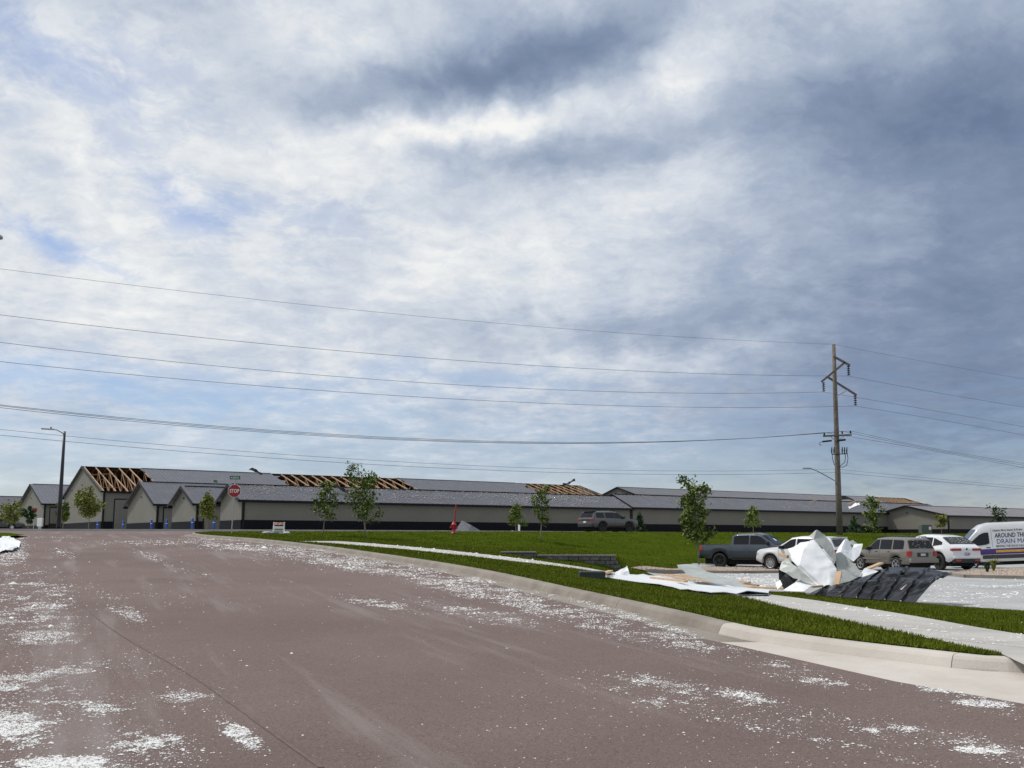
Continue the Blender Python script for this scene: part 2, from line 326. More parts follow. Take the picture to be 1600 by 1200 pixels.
gi = [i for i in range(len(KC)) if KC[i][1] < 62 or KC[i][0] < -12]
CD = np.array([.909, .418]); CN = np.array([-.418, .909])     # cross street: along, across
def street(t, d): p = np.array([-15.8, 64.0])+CD*t+CN*d; return (float(p[0]), float(p[1]))
# asphalt: main road + cross street
i0 = next(i for i in range(len(gutter)) if gutter[i][0] < 4.6)
road_poly = [(40, -12), (40, 8.6), (16, 8.4), (9.5, 7.2), (4.09, 7.92), (3.45, 8.88)]+[tuple(p) for p in gutter[i0:] if p[0] < 2.6]
road_poly = [p for p in road_poly if p[0] < 145]+[street(170, -.4), street(170, 12), street(-190, 12), street(-190, 0), (-33.5, 55.4), (-28.5, 54.8), (-25.2, 50.5), (-24, 46), (-21.5, 40), (-8, 7), (2, -12)][:]
road_poly = [p for p in road_poly]
road, _, _ = region('road', road_poly, U, asphalt, 2.2, fine=(-26, 6, 4, 60, 1.1)); tag(road, kind='structure')
# concrete gutter and apron just under the asphalt level, wider than the gap
gut_in = offset(KC, -1.2)
def ug(x, y): return U(x, y)-.009
gp = [tuple(p) for p in KC]+[tuple(p) for p in gut_in[::-1]]
gp = np.array(gp); n = len(KC); v = [(x, y, float(ug(x, y))) for x, y in gp]; q0 = next(i for i in range(n) if KC[i][0] < 2.95)
gutter_o = mesh('gutter', v, [(i, i+1, 2*n-2-i, 2*n-1-i) for i in range(q0, n-1)], kerb_m); tag(gutter_o, kind='structure')
apr, _, _ = region('driveway_apron', [(2.0, 11.35), (2.5, 10.2), (3.4, 8.4), (4.05, 7.5), (10, 6.8), (40, 7.9), (40, 12), (16, 9.85), (9, 8.95)]+[tuple(p) for p in KC if 2.85 < p[0] < 8 and p[1] < 12], lambda x, y: U(x, y)-.004, apron_m, .8); tag(apr, kind='structure')
# kerb in cast segments
kerb = empty('kerb', (0, 0, 0), kind='structure')
arc = np.concatenate([[0], np.cumsum(np.linalg.norm(np.diff(KC, axis=0), axis=1))])
def kpt(s): return np.array([np.interp(s, arc, KC[:, 0]), np.interp(s, arc, KC[:, 1])])
s = 0.
s_first = float(arc[next(i for i in range(len(KC)) if KC[i][0] < 4.32)])     # joint seen in the photograph
joints = sorted([s_first+k*3.05 for k in range(-14, 62) if 0 < s_first+k*3.05 < arc[-1]])
for a, b in zip(joints[:-1], joints[1:]):
    ss = np.linspace(a+.004, b-.004, 7); P = np.array([kpt(q) for q in ss]); T = np.array([kpt(q+.05)-kpt(q-.05) for q in ss]); T /= np.linalg.norm(T, axis=1)[:, None]; N = np.stack([T[:, 1], -T[:, 0]], 1)
    prof = [(-.04, -.05), (-.02, .004), (.018, .08), (.045, .108), (.08, .118), (.20, .122), (.21, .0)]
    v = []; f = []
    for i in range(7):
        z0 = float(U(*P[i]))
        z0b = z0+(0 if P[i][0] < 4.8 else -.0)
        for (o_, h_) in prof: q = P[i]+N[i]*o_; v.append((q[0], q[1], z0b+h_*(1 if P[i][0] < 4.7 else max(.45, 1-.14*(P[i][0]-4.7)))))
    k = len(prof)
    for i in range(6):
        for j in range(k-1): f.append((i*k+j, i*k+j+1, (i+1)*k+j+1, (i+1)*k+j))
    f += [tuple(range(k)), tuple(reversed(range(6*k, 7*k)))]
    mesh('kerb_segment', v, f, kerb_m if P[3][0] < 2.9 else apron_m, kerb, False)
# sidewalk traced along the lawn
def gp2(L): return [G(*q) for q in L]
SW_N = gp2([(1600, 1019), (1560, 1020), (1400, 986), (1200, 943), (1050, 919), (960, 905), (860, 889), (760, 874.5), (660, 862.5), (560, 851.5), (490, 846)])
SW_F = gp2([(1600, 989), (1560, 984), (1400, 962), (1200, 929), (1050, 907), (960, 894.5), (860, 880), (760, 867.5), (660, 857.5), (560, 848.8), (490, 844.8)])
def smooth_line(Ps, n=200):
    P = np.array([(p.x, p.y) for p in Ps]); d = np.concatenate([[0], np.cumsum(np.linalg.norm(np.diff(P, axis=0), axis=1))]); q = np.linspace(0, d[-1], n)
    A = np.column_stack([np.interp(q, d, P[:, 0]), np.interp(q, d, P[:, 1])])
    for _ in range(12): A[1:-1] = (A[:-2]+2*A[1:-1]+A[2:])/4
    return A
swn = smooth_line(SW_N); swf = smooth_line(SW_F)
walk_c = (swn+swf)/2; Tw = np.gradient(walk_c, axis=0); Tw /= np.linalg.norm(Tw, axis=1)[:, None]; Nw = np.stack([Tw[:, 1], -Tw[:, 0]], 1)
wid = np.clip(np.linalg.norm(swn-swf, axis=1)*.95, 1.2, 1.75); wid[:] = np.median(wid)*1.12
walk_c = np.vstack([walk_c[0]-Tw[0]*np.linspace(6, .1, 30)[:, None], walk_c]); Nw = np.vstack([np.repeat(Nw[:1], 30, 0), Nw]); wid = np.concatenate([np.full(30, wid[0]), wid])
wl = walk_c-Nw*wid[:, None]/2; wr = walk_c+Nw*wid[:, None]/2
walk = empty('sidewalk', (0, 0, 0), kind='structure')
wd = np.concatenate([[0], np.cumsum(np.linalg.norm(np.diff(walk_c, axis=0), axis=1))])
def wpt(A, s): return (float(np.interp(s, wd, A[:, 0])), float(np.interp(s, wd, A[:, 1])))
sn = 0.
while sn+1.5 < wd[-1]:
    v = []; m_ = 5
    for q in np.linspace(sn+.008, sn+1.5-.008, m_):
        for (x, y) in (wpt(wl, q), wpt(walk_c, q), wpt(wr, q)): v.append((x, y, float(H(x, y))+.012))
    f = [(3*i+j, 3*i+j+1, 3*i+j+4, 3*i+j+3) for i in range(m_-1) for j in range(2)]
    o = mesh('slab', v, f, concrete, walk)
    if o.data.polygons[0].normal.z < 0: o.data.flip_normals()
    solid(o, .1, -1); sn += 1.5
WC = [tuple(G(px, py)[:2]) for px, py in [(1380, 984), (1470, 1002), (1562, 1021.5), (1600, 1040), (1700, 1060), (1740, 1010), (1660, 1000), (1560, 990), (1470, 984)]]
walk_poly = [tuple(p) for p in wl]+[tuple(p) for p in wr[::-1]]
# parking lot, gravel beds, lawn
GR1 = [tuple(p[:2]) for p in gp2([(985, 889), (1010, 887), (1100, 886.5), (1290, 887), (1300, 894), (1160, 896), (1080, 895), (1012, 894)])]
wc_o, _, _ = region('slab', WC, lambda x, y: H(x, y)+.007, concrete, .5, parent=walk)
LOTP = [(5.6, 33.5), (7.0, 40.0)]+[(11, 40.4), (13.8, 40.6), (17, 47), (10.5, 50), (10.5, 58), (75, 65), (75, 9), (30, 11.7), (18, 15), (12.2, 22.0), (8.4, 28.7)]
LOTP = [tuple(G(px, py)[:2]) for px, py in [(1045, 916), (1030, 903), (1010, 894.5), (1080, 895.5), (1160, 896.5), (1300, 894.5)]]
a_ = LOTP[-1]
LOTP = LOTP[:3]+LOTP[3:]+[(a_[0]+.5, a_[1]+8.5), (11.0, 55), (11.0, 60), (75, 66), (75, 12), (40, 11.9), (20, 13.5), (15, 17.6)]+[tuple(G(px, py)[:2]) for px, py in [(1600, 955), (1490, 948), (1380, 938), (1240, 926), (1120, 921)]]
lot, _, _ = region('parking_lot', LOTP, lambda x, y: H(x, y)+.01, lot_m, 1.6); tag(lot, kind='structure')
lawn_poly = [tuple(p) for p in back if p[0] < 16 or p[1] > 30]
lawn_poly = lawn_poly+[(150, 60), (76, 60), (76, 8), (30, 11.8)]
lawn_poly = [p for p in lawn_poly]
lawn, LV, LF = region('lawn', lawn_poly, H, lawn_m, 2.5, holes=[walk_poly, LOTP, WC], fine=(-14, 16, 8, 52, .55)); tag(lawn, kind='structure')
leftland, _, _ = region('verge', [(-8.3, 7), (-21.8, 40), (-24.2, 46), (-25.4, 50.5), (-28.6, 55), (-33.6, 55.6), street(-190, -.2), (-200, -12), (1.6, -12)], lambda x, y: U(x, y)+.10, lawn_m, 6); tag(leftland, kind='structure')
yard, _, _ = region('storage_yard', [street(170, 12.1), (160, 330), (-240, 330), street(-190, 12.1)], lambda x, y: U(x, y)+.02, mat('yard_concrete', (.34, .33, .315), (.42, .41, .39), .85, .3, world=True), 9); tag(yard, kind='structure')
MB().box(-2500, 2500, -300, 4000, -3.0, -2.6).build('ground', soil_m)['kind'] = 'structure'
# far kerb of the cross street
fk = MB(); 
for k in range(-40, 34):
    a = street(k*5, 12.15); b = street(k*5+5, 12.15); fk.beam((*a, float(U(*a))+.06), (*b, float(U(*b))+.06), .35, .16)
tag(fk.build('far_kerb', concrete), kind='structure')
# ------------------------------------------------------------------ grass blades (nobody could count them)
def blades(name, V3, Fo, dens, maxn):
    A, B, C = V3[Fo[:, 0]], V3[Fo[:, 1]], V3[Fo[:, 2]]; ar = .5*np.linalg.norm(np.cross(B-A, C-A), axis=1); c = (A+B+C)/3
    d = np.hypot(c[:, 0], c[:, 1]); vis = (np.abs(c[:, 0]) < c[:, 1]*.62+1.5) & (c[:, 1] > 5)
    w = ar*dens(d)*vis; n = min(maxn, int(w.sum())); idx = RNG.choice(len(w), n, p=w/w.sum()); r1 = np.sqrt(RNG.random(n)); r2 = RNG.random(n)
    P = A[idx]*(1-r1)[:, None]+B[idx]*(r1*(1-r2))[:, None]+C[idx]*(r1*r2)[:, None]; dist = np.hypot(P[:, 0], P[:, 1])
    k = ~inpoly(P[:, 0], P[:, 1], GR1); P = P[k]; dist = dist[k]; n = len(P)
    th = RNG.random(n)*2*np.pi; wd_ = .004+.00042*dist; h = RNG.uniform(.022, .058, n)*(1+.3*np.sin(P[:, 0]*2.1+P[:, 1]*1.3)); ln = RNG.normal(0, .024, (n, 2))
    ux, uy = np.cos(th)*wd_, np.sin(th)*wd_
    V = np.empty((n, 3, 3)); V[:, 0] = P+np.stack([ux, uy, np.full(n, -.01)], 1); V[:, 1] = P-np.stack([ux, uy, np.full(n, .01)], 1); V[:, 2] = P+np.stack([ln[:, 0], ln[:, 1], h], 1)
    o = big_mesh(name, V.reshape(-1, 3), np.arange(n*3).reshape(-1, 3), grass_m); return o
gb = blades('grass', LV, LF, lambda d: np.interp(d, [8, 14, 22, 32, 45, 70], [2600, 1900, 800, 320, 120, 40]), 420000)
tag(gb, 'short green lawn grass growing beside the kerb and sidewalk', 'grass', kind='stuff')
# ------------------------------------------------------------------ gravel bed, foam crumbs
def pebbles(name, n, sample, smin, smax, m, flat=.6, parent=None):
    P = sample(n); n = len(P); s = RNG.uniform(smin, smax, n)
    base = np.array([(1, 0, 0), (.1, 1, 0), (-1, .2, 0), (-.1, -1, 0), (.15, .1, 1), (0, 0, -.7)]); fc = np.array([(0, 1, 4), (1, 2, 4), (2, 3, 4), (3, 0, 4), (1, 0, 5), (2, 1, 5), (3, 2, 5), (0, 3, 5)])
    th = RNG.random(n)*6.28; q = base[None]*RNG.uniform(.6, 1.3, (n, 6, 1))*s[:, None, None]; q[:, :, 2] *= flat
    c, s_ = np.cos(th)[:, None], np.sin(th)[:, None]; V = np.stack([q[:, :, 0]*c-q[:, :, 1]*s_, q[:, :, 0]*s_+q[:, :, 1]*c, q[:, :, 2]], 2)+P[:, None]
    return big_mesh(name, V.reshape(-1, 3), (fc[None]+np.arange(n)[:, None, None]*6).reshape(-1, 3), m, parent)
def poly_sampler(P, hf, dz=.0, edge=0):
    xs = [p[0] for p in P]; ys = [p[1] for p in P]
    def f(n):
        x = RNG.uniform(min(xs), max(xs), n*3); y = RNG.uniform(min(ys), max(ys), n*3); k = inpoly(x, y, P); x, y = x[k][:n], y[k][:n]
        return np.column_stack([x, y, hf(x, y)+dz])
    return f
g1, _, _ = region('gravel_bed', GR1, lambda x, y: H(x, y)+.05, soil_m, .6); tag(g1, kind='structure')
tag(pebbles('gravel', 9000, poly_sampler(GR1, H, .06), .025, .055, gravel_m), 'tan river stones filling the bed before the parked pickup', 'gravel', kind='stuff')
GR2 = [tuple(G(px, py)[:2]) for px, py in [(1478, 899), (1530, 893), (1600, 890.5), (1700, 889), (1700, 908), (1600, 905), (1510, 903)]]
g2, _, _ = region('gravel_island', GR2, lambda x, y: H(x, y)+.10, soil_m, .6); tag(g2, kind='structure')
tag(pebbles('gravel', 9000, poly_sampler(GR2, H, .11), .025, .055, gravel_m), 'tan river stones filling the kerbed island before the van', 'gravel', kind='stuff')
ik = MB(); 
for i in range(len(GR2)):
    a, b = GR2[i], GR2[(i+1) % len(GR2)]; ik.beam((*a, LOT_Z+.06), (*b, LOT_Z+.06), .22, .16)
tag(ik.build('island_kerb', kerb_m), kind='structure')
gk = MB(); near = [tuple(G(px, py)[:2]) for px, py in [(1012, 894.2), (1080, 895.4), (1160, 896.4), (1300, 894.4)]]
for a, b in zip(near[:-1], near[1:]): gk.beam((*a, float(H(*a))+.05), (*b, float(H(*b))+.05), .2, .17)
tag(gk.build('bed_kerb', kerb_m), kind='structure')
_perm = RNG.random((256, 256))
def vnoise(x, y):
    xi = np.floor(x).astype(int); yi = np.floor(y).astype(int); fx = x-xi; fy = y-yi; fx = fx*fx*(3-2*fx); fy = fy*fy*(3-2*fy); g = lambda a, b: _perm[a % 256, b % 256]
    return (g(xi, yi)*(1-fx)+g(xi+1, yi)*fx)*(1-fy)+(g(xi, yi+1)*(1-fx)+g(xi+1, yi+1)*fx)*fy
def fbm(x, y): return (vnoise(x, y)*.5+vnoise(x*2.1+7, y*2.1)*.25+vnoise(x*4.3, y*4.3+3)*.15+vnoise(x*9, y*9)*.10)
def ground_pts(px, py, hf):
    a = (px-800)/F; b = (CY-py)/F; dx, dy, dz = a, math.cos(PITCH)-b*math.sin(PITCH), math.sin(PITCH)+b*math.cos(PITCH)
    lo = np.full(len(px), 2.); hi = np.full(len(px), 2.); done = np.zeros(len(px), bool); t = np.full(len(px), 2.)
    for _ in range(330):
        t2 = t*1.012+.01; below = EYE+dz*t2 < hf(dx*t2, dy*t2); t = np.where(done | below, t, t2); done |= below
        if done.all(): break
    lo, hi = t, t*1.012+.01
    for _ in range(12):
        md = (lo+hi)/2; below = EYE+dz*md < hf(dx*md, dy*md); hi = np.where(below, md, hi); lo = np.where(below, lo, md)
    t = hi
    return dx*t, dy*t, done, t
# foam blown over the road: strewn patches (photo px centre, half sizes, tilt, amount)
FOAM = [(40, 955, 75, 60, 0, .60), (30, 1085, 110, 45, 0, .75), (20, 1130, 70, 35, 0, .95), (230, 1165, 75, 28, 8, .95), (140, 1100, 70, 18, -5, .7), (120, 1045, 70, 12, 0, .6), (80, 935, 45, 22, 0, .75), (60, 990, 55, 20, 0, .7),
        (370, 1145, 55, 14, 35, .85), (110, 1195, 110, 14, 0, .9), (15, 865, 30, 30, 0, .8), (190, 950, 60, 14, 30, .45), (235, 1040, 60, 22, 0, .30), (290, 1090, 60, 18, 0, .28),
        (420, 858, 110, 7, 4, .95), (560, 882, 150, 12, 10, .95), (700, 912, 120, 14, 14, .9), (820, 943, 120, 14, 16, .85), (920, 968, 130, 16, 18, .75), (800, 925, 110, 8, 16, .95), (980, 962, 140, 7, 17, .95), (600, 945, 60, 8, 10, .75), (740, 958, 90, 12, 10, .6), (1080, 1005, 110, 14, 14, .7),
        (1240, 1052, 75, 14, 12, .9), (1300, 1065, 60, 8, 8, .8), (1490, 1082, 60, 8, 10, .85), (1550, 1105, 70, 10, 10, .8), (1200, 1105, 120, 16, 14, .45), (1340, 1135, 90, 14, 14, .45), (1050, 1075, 130, 12, 13, .33), (1540, 1170, 90, 16, 14, .6), (1450, 1150, 100, 12, 14, .45), (1150, 1125, 260, 14, 13, .30),
        (240, 872, 30, 5, 20, .55), (300, 893, 30, 5, 12, .35), (100, 864, 20, 6, 10, .5), (260, 848, 130, 4, 0, .55), (340, 843, 70, 4, 0, .8), (60, 840, 60, 2, 0, .5), (500, 870, 120, 16, 8, .5), (250, 930, 50, 10, 0, .18)]
def crumbs(name, label, n, boxes, hf, inside, amt, smul=1., base=.0):
    x0, x1, y0, y1 = boxes; px = RNG.uniform(x0, x1, n); py = y0+(y1-y0)*RNG.random(n)
    X, Y, ok, t = ground_pts(px, py, hf); den = np.full(n, base)
    for cx, cy, rx, ry, rot, am in amt:
        c, s_ = math.cos(math.radians(rot)), math.sin(math.radians(rot)); u = ((px-cx)*c+(py-cy)*s_)/rx; v = (-(px-cx)*s_+(py-cy)*c)/ry; den = np.maximum(den, am*np.exp(-(u*u+v*v)**1.5))
    nz = fbm(X*1.1+3, Y*1.1+5); nz2 = fbm(X*3.4+31, Y*3.4+9); nz3 = fbm(X*13+3, Y*13+19)
    pr = np.clip((nz-.5)*2.6+(nz2-.5)*4.2+(nz3-.5)*2.2+den*1.9-.92, 0, 1)*np.clip(den*2.4, .0, 1)+.04*np.clip(den*3, 0, 1)+base*.5*np.clip((nz-.42)*3, 0, 1)
    k = ok & (RNG.random(n) < pr) & inside(X, Y); X, Y = X[k], Y[k]; t = t[k]; n = len(X)
    P = np.column_stack([X, Y, hf(X, Y)]); s_ = (RNG.lognormal(-5.25, .5, n)*smul*np.clip(t/13, .75, 2.8))
    ang = RNG.random((n, 1))*6.28+np.array([[0, 1.5, 3.0, 4.6]]); rad = s_[:, None]*RNG.uniform(.5, 1.4, (n, 4)); V = np.empty((n, 5, 3))
    V[:, :4, 0] = P[:, None, 0]+np.cos(ang)*rad; V[:, :4, 1] = P[:, None, 1]+np.sin(ang)*rad; V[:, :4, 2] = P[:, None, 2]+.001
    V[:, 4] = P; V[:, 4, 2] += s_*RNG.uniform(.25, .8, n)
    fc = np.array([(0, 1, 4), (1, 2, 4), (2, 3, 4), (3, 0, 4)])
    o = big_mesh(name, V.reshape(-1, 3), (fc[None]+np.arange(n)[:, None, None]*5).reshape(-1, 3), foam); return tag(o, label, 'foam debris', kind='stuff')
RP = road_poly
kc_in = [tuple(p) for p in KC]
def on_road(X, Y): return inpoly(X, Y, RP) | (dpoly(X, Y, [tuple(p) for p in KC[::3]]) < -1)
def on_roadish(X, Y):
    q = inpoly(X, Y, RP)
    xk = np.interp(Y, KC[i0:i0+60, 1], KC[i0:i0+60, 0]); return q | ((X < xk-.05) & (X > xk-2) & (Y > 10) & (Y < 48))
crumbs('foam_crumbs', 'white shredded insulation foam strewn over the road', 1200000, (-40, 1640, 834, 1215), lambda x, y: U(x, y)+.002, on_roadish, FOAM, base=.006)
crumbs('foam_crumbs', 'white shredded insulation foam strewn along the sidewalk', 90000, (380, 1640, 842, 1030), lambda x, y: H(x, y)+.014, lambda X, Y: inpoly(X, Y, walk_poly),
       [(700, 864, 260, 12, 9, .78), (860, 884, 180, 12, 9, .7), (950, 900, 120, 8, 9, .6), (1200, 938, 100, 6, 12, .5), (1400, 965, 120, 8, 10, .62), (1500, 995, 60, 9, 12, .6), (1560, 1008, 60, 9, 20, .7), (1440, 984, 60, 5, 10, .7), (1590, 990, 30, 8, 5, .6)], 1.7)
crumbs('foam_crumbs', 'white shredded insulation foam strewn across the parking lot', 60000, (1010, 1640, 884, 960), lambda x, y: H(x, y)+.012, lambda X, Y: inpoly(X, Y, LOTP),
       [(1120, 903, 110, 8, 0, .8), (1220, 910, 90, 10, 0, .7), (1530, 930, 90, 8, 0, .5), (1540, 915, 90, 4, 0, .45), (1480, 944, 60, 6, 0, .6), (1180, 918, 90, 5, 0, .6)], 1.6, .05)
crumbs('foam_crumbs', 'white foam flecks caught in the lawn grass', 26000, (380, 1640, 836, 1030), lambda x, y: H(x, y)+.05, lambda X, Y: inpoly(X, Y, lawn_poly) & ~inpoly(X, Y, LOTP) & ~inpoly(X, Y, walk_poly),
       [(1000, 940, 400, 22, 12, .16), (1300, 1000, 260, 20, 8, .2), (1500, 965, 160, 10, 5, .16), (800, 905, 200, 20, 10, .12)], .8, .0)
# ------------------------------------------------------------------ storage buildings
def px_corner(px, depth): p = atY(px, 829.5, depth); return (p.x, depth)
def rib_sheet(x0, x1, W0, z0, W1, z1, rib=.6, up=.035, x1top=None):
    """sloping ribbed steel from (y=W0,z0) to (y=W1,z1)"""
    b = MB(); n = Vector((0, -(z1-z0), (W1-W0))); n.normalize()
    if n.z < 0: n = -n
    def P(x, t, h): return Vector((x, W0+(W1-W0)*t, z0+(z1-z0)*t))+n*h
    b.add([P(x0, 0, 0), P(x1, 0, 0), P(x1, 1, 0), P(x0, 1, 0), P(x0, 0, .03), P(x1, 0, .03), P(x1, 1, .03), P(x0, 1, .03)], [(3, 2, 1, 0), (4, 5, 6, 7), (0, 1, 5, 4), (1, 2, 6, 5), (2, 3, 7, 6), (3, 0, 4, 7)])
    k = int((x1-x0)/rib)
    for i in range(k+1):
        x = x0+.04+i*(x1-x0-.08)/max(1, k)
        b.add([P(x-.035, 0, .031), P(x+.035, 0, .031), P(x+.018, 0, .031+up), P(x-.018, 0, .031+up), P(x-.035, 1, .031), P(x+.035, 1, .031), P(x+.018, 1, .031+up), P(x-.018, 1, .031+up)], [(0, 1, 2, 3), (7, 6, 5, 4), (1, 5, 6, 2), (2, 6, 7, 3), (3, 7, 4, 0)])
    return b
def building(label, corner, adeg, L, Wd, wh, rise, near=None, far=None, door=None, ov=.45, zb=None, wain=1.0, speck=0, name='storage_building', down=True, cam_n=True):
    a = math.radians(adeg); zb = float(U(*corner))+.02 if zb is None else zb
    r = empty(name, (corner[0], corner[1], zb), a, label, 'building', 'long grey storage buildings behind the cross street')
    hw = Wd/2; sl = rise/hw
    v = [(0, 0, -1.2), (0, 0, wh), (0, hw, wh+rise-.05), (0, Wd, wh), (0, Wd, -1.2), (L, 0, -1.2), (L, 0, wh), (L, hw, wh+rise-.05), (L, Wd, wh), (L, Wd, -1.2)]
    solid(mesh('wall', v, [(0, 1, 2, 3, 4), (9, 8, 7, 6, 5), (5, 6, 1, 0), (4, 3, 8, 9)], wall_m, r), .12, -1)
    w = MB(); t = .04
    w.box(-t, 0-.002, -t, Wd+t, -1.2, wain)
    gaps = [door] if door else []; x = 0.
    for (d0, d1, *_) in gaps: w.box(x, d0-.15, -t, -.002, -1.2, wain); x = d1+.15
    w.box(x, L, -t, -.002, -1.2, wain); w.box(L+.002, L+t, -t, Wd+t, -1.2, wain); w.build('wainscot', wains_m, r)
    segs = near or [(0, L, 'm')]; fsegs = far or [(0, L, 'm')]
    ye, ze = -ov, wh-ov*sl+.06; yr, zr = hw, wh+rise+.06
    for (x0, x1, k) in segs:
        xa = -ov if x0 == 0 else x0; xb = L+ov if x1 == L else x1
        if k == 'm': rib_sheet(xa, xb, ye, ze, yr, zr).build('roof_panel', roof_m, r)
        else: trusses(r, x0, x1, hw, wh, rise, k)
    for (x0, x1, k) in fsegs:
        xa = -ov if x0 == 0 else x0; xb = L+ov if x1 == L else x1
        if k == 'm': rib_sheet(xa, xb, Wd+ov, ze, yr, zr).build('roof_panel', roof_m, r)
    for (x0, x1, k) in segs:
        if k == 'm': MB().beam((max(x0, -ov), hw, zr+.05), (min(x1, L+ov), hw, zr+.05), .30, .07).build('ridge_cap', black_m, r)
    f = MB(); f.beam((-ov, ye-.03, ze-.10), (L+ov, ye-.03, ze-.10), .08, .24); f.build('gutter', black_m, r)
    f = MB(); f.beam((-ov, Wd+ov+.03, ze-.10), (L+ov, Wd+ov+.03, ze-.10), .08, .24); f.build('gutter', black_m, r)
    MB().box(-ov+.01, L+ov-.01, ye+.012, -.003, ze-.14, ze-.10).build('soffit', black_m, r)
    for xx in (-ov-.03, L+ov+.03):
        f = MB(); f.beam((xx, ye, ze-.08), (xx, yr, zr-.08), .06, .26); f.beam((xx, Wd+ov, ze-.08), (xx, yr+.002, zr-.08), .06, .26); f.build('rake_trim', black_m, r)
    if down: MB().box(.06, .26, -.16, -.045, -.3, ze-.2).build('downspout', black_m, r)
    if door:
        d0, d1, dh, *op = door; z0 = op[0] if op else 0
        d = MB(); d.box(d0, d1, -.05, -.004, z0, dh); dd = d.build('roll_up_door', door_m, r)
        fr = MB(); fr.box(d0-.12, d0, -.07, -.004, 0, dh+.12); fr.box(d1, d1+.12, -.07, -.004, 0, dh+.12); fr.box(d0, d1, -.07, -.004, dh, dh+.14); fr.build('door_frame', black_m, dd)
        if z0: MB().box(d0+.01, d1-.01, -.03, -.003, 0, z0).build('doorway_shade', dark_m, r)  # near-black panel on the wall, paints the shade inside the opening
    g = MB(); g.lathe([(.02, -.10), (.09, -.09), (.10, 0), (.06, .04)], 8, Matrix.Translation((-.10, hw, wh+rise*.35)))
    g.build('wall_light', black_m, r)
    if speck:
        n = speck; X = RNG.uniform(0, L, n*4); T = RNG.random(n*4)**.8; q = fbm(X*.35, T*3+L); k = (q+.22*T > RNG.uniform(.42, .78, n*4)); X, T = X[k][:n], T[k][:n]
        P = np.column_stack([X, ye+(yr-ye)*T, ze+(zr-ze)*T+.045]); o = pebbles('foam_flecks', len(P), lambda m: P, .03, .085, foam, .35, r); o['kind'] = 'stuff'
    return r
def trusses(r, x0, x1, hw, wh, rise, kind):
    n = max(2, int(round((x1-x0)/1.75))); sl = rise/hw; up = (0, -sl, 1)
    for i in range(n+1):
        x = x0+.06+(x1-x0-.12)*i/n+(random.uniform(-.12, .12) if 0 < i < n else 0); b = MB(); ph = .16; w_ = .08
        b.beam((x, -.1, wh-.02), (x, hw, wh+rise-.02), w_, ph); b.beam((x, 2*hw+.1, wh-.02), (x, hw, wh+rise-.02), w_, ph)
        o = b.build('rafter', wood_m, r)
        c = MB(); c.beam((x, 0, wh-.10), (x, 2*hw, wh-.10), w_, .2); k = 6; pts = []
        for j in range(1, k+1):
            y = hw*2*j/(k+1); zt = wh+min(y, 2*hw-y)*sl-.1
            c.beam((x, y, wh), (x, y, zt), .08, .12, (1, 0, 0)); pts.append((y, zt))
        for (ya, za), (yb, zbb) in zip(pts[:-1], pts[1:]): c.beam((x, ya, wh), (x, yb, zbb), .06, .10, (1, 0, 0))
        c.build('truss_web', wood_d, o)
    p = MB()
    for j in range(5): y = hw*(1.08+.19*j); p.beam((x0, y, wh+rise-(y-hw)*sl+.05), (x1, y, wh+rise-(y-hw)*sl+.05), .12, .05)
    p.build('purlin', wood_d, r)
    rg = random.Random(int(x0*10)+n)
    for j in range(5):
        y = hw*rg.uniform(.1, .95); xa = rg.choice((x0, x1-rg.uniform(1.5, 4))); xb = xa+rg.uniform(1.2, 3.8)
        MB().beam((xa, y, wh+y*sl+.14), (xb, y+rg.uniform(-.3, .3), wh+y*sl+.16+rg.uniform(-.1, .4)), .14, .05).build('broken_purlin', wood_d, r)
    for xe, sg in ((x0, 1), (x1, -1)):
        for j in range(4):
            ya = hw*(.05+.24*j)+rg.uniform(-.2, .2); yb = ya+hw*rg.uniform(.10, .22); e = sg*rg.uniform(.3, 1.1); zt = lambda y: wh+y*sl+.10
            if 0 < x0 or sg < 0: solid(mesh('torn_edge', [(xe-sg*.05, ya, zt(ya)), (xe-sg*.05, yb, zt(yb)), (xe+e, (ya+yb)/2+rg.uniform(-.3, .3), zt((ya+yb)/2)+rg.uniform(.0, .35))], [(0, 1, 2)], roof_m, r), .02)
    if kind == 'o2':
        p = MB()
        for j in range(6): y = hw*(.05+.17*j); p.beam((x0, y, wh+y*sl+.13), (x1, y, wh+y*sl+.13), .16, .05)
        p.build('purlin', wood_m, r)
    MB().box(x0+.05, x1-.05, .2, 2*hw-.2, wh-.34, wh-.26).build('ceiling', wood_d, r)
NS = 'm'
building('long low grey building with white foam flecks on its roof, right behind the stop sign', px_corner(376, 90), 34, 47.6, 6.3, 2.96, 1.42, speck=5200, ov=.4)
A4x, A4y = px_corner(376, 90); u34 = (math.cos(math.radians(34)), math.sin(math.radians(34)))
building('long low grey building running behind the utility pole', (A4x+u34[0]*48.1, A4y+u34[1]*48.1), 34, 66, 6.9, 3.10, 1.55, speck=900, ov=.4, down=False, zb=float(U(A4x, A4y))+.02)
building('small grey gabled building directly left of the stop sign', px_corner(304.5, 102), 34.4, 60, 9.0, 2.95, 1.85, door=(.9, 5.0, 2.65), speck=700)
building('mid sized grey gabled building left of the yellow green pine tree', px_corner(242.5, 114), 35, 70, 13.6, 3.24, 2.78, door=(.9, 5.2, 2.65), speck=300)
B0 = px_corner(157.5, 130)
building('tallest grey building with roof sheets torn off and bare trusses', B0, 34.6, 93, 28, 5.35, 4.1, door=(1.6, 7.2, 4.2), ov=.3, wain=1.25,
         near=[(0, 8.2, 'o'), (8.2, 28.5, 'm'), (28.5, 52, 'o'), (52, 77.5, 'm'), (77.5, 93, 'o2')], far=[(0, 93, 'm')])
ub = (math.cos(math.radians(34.6)), math.sin(math.radians(34.6)))
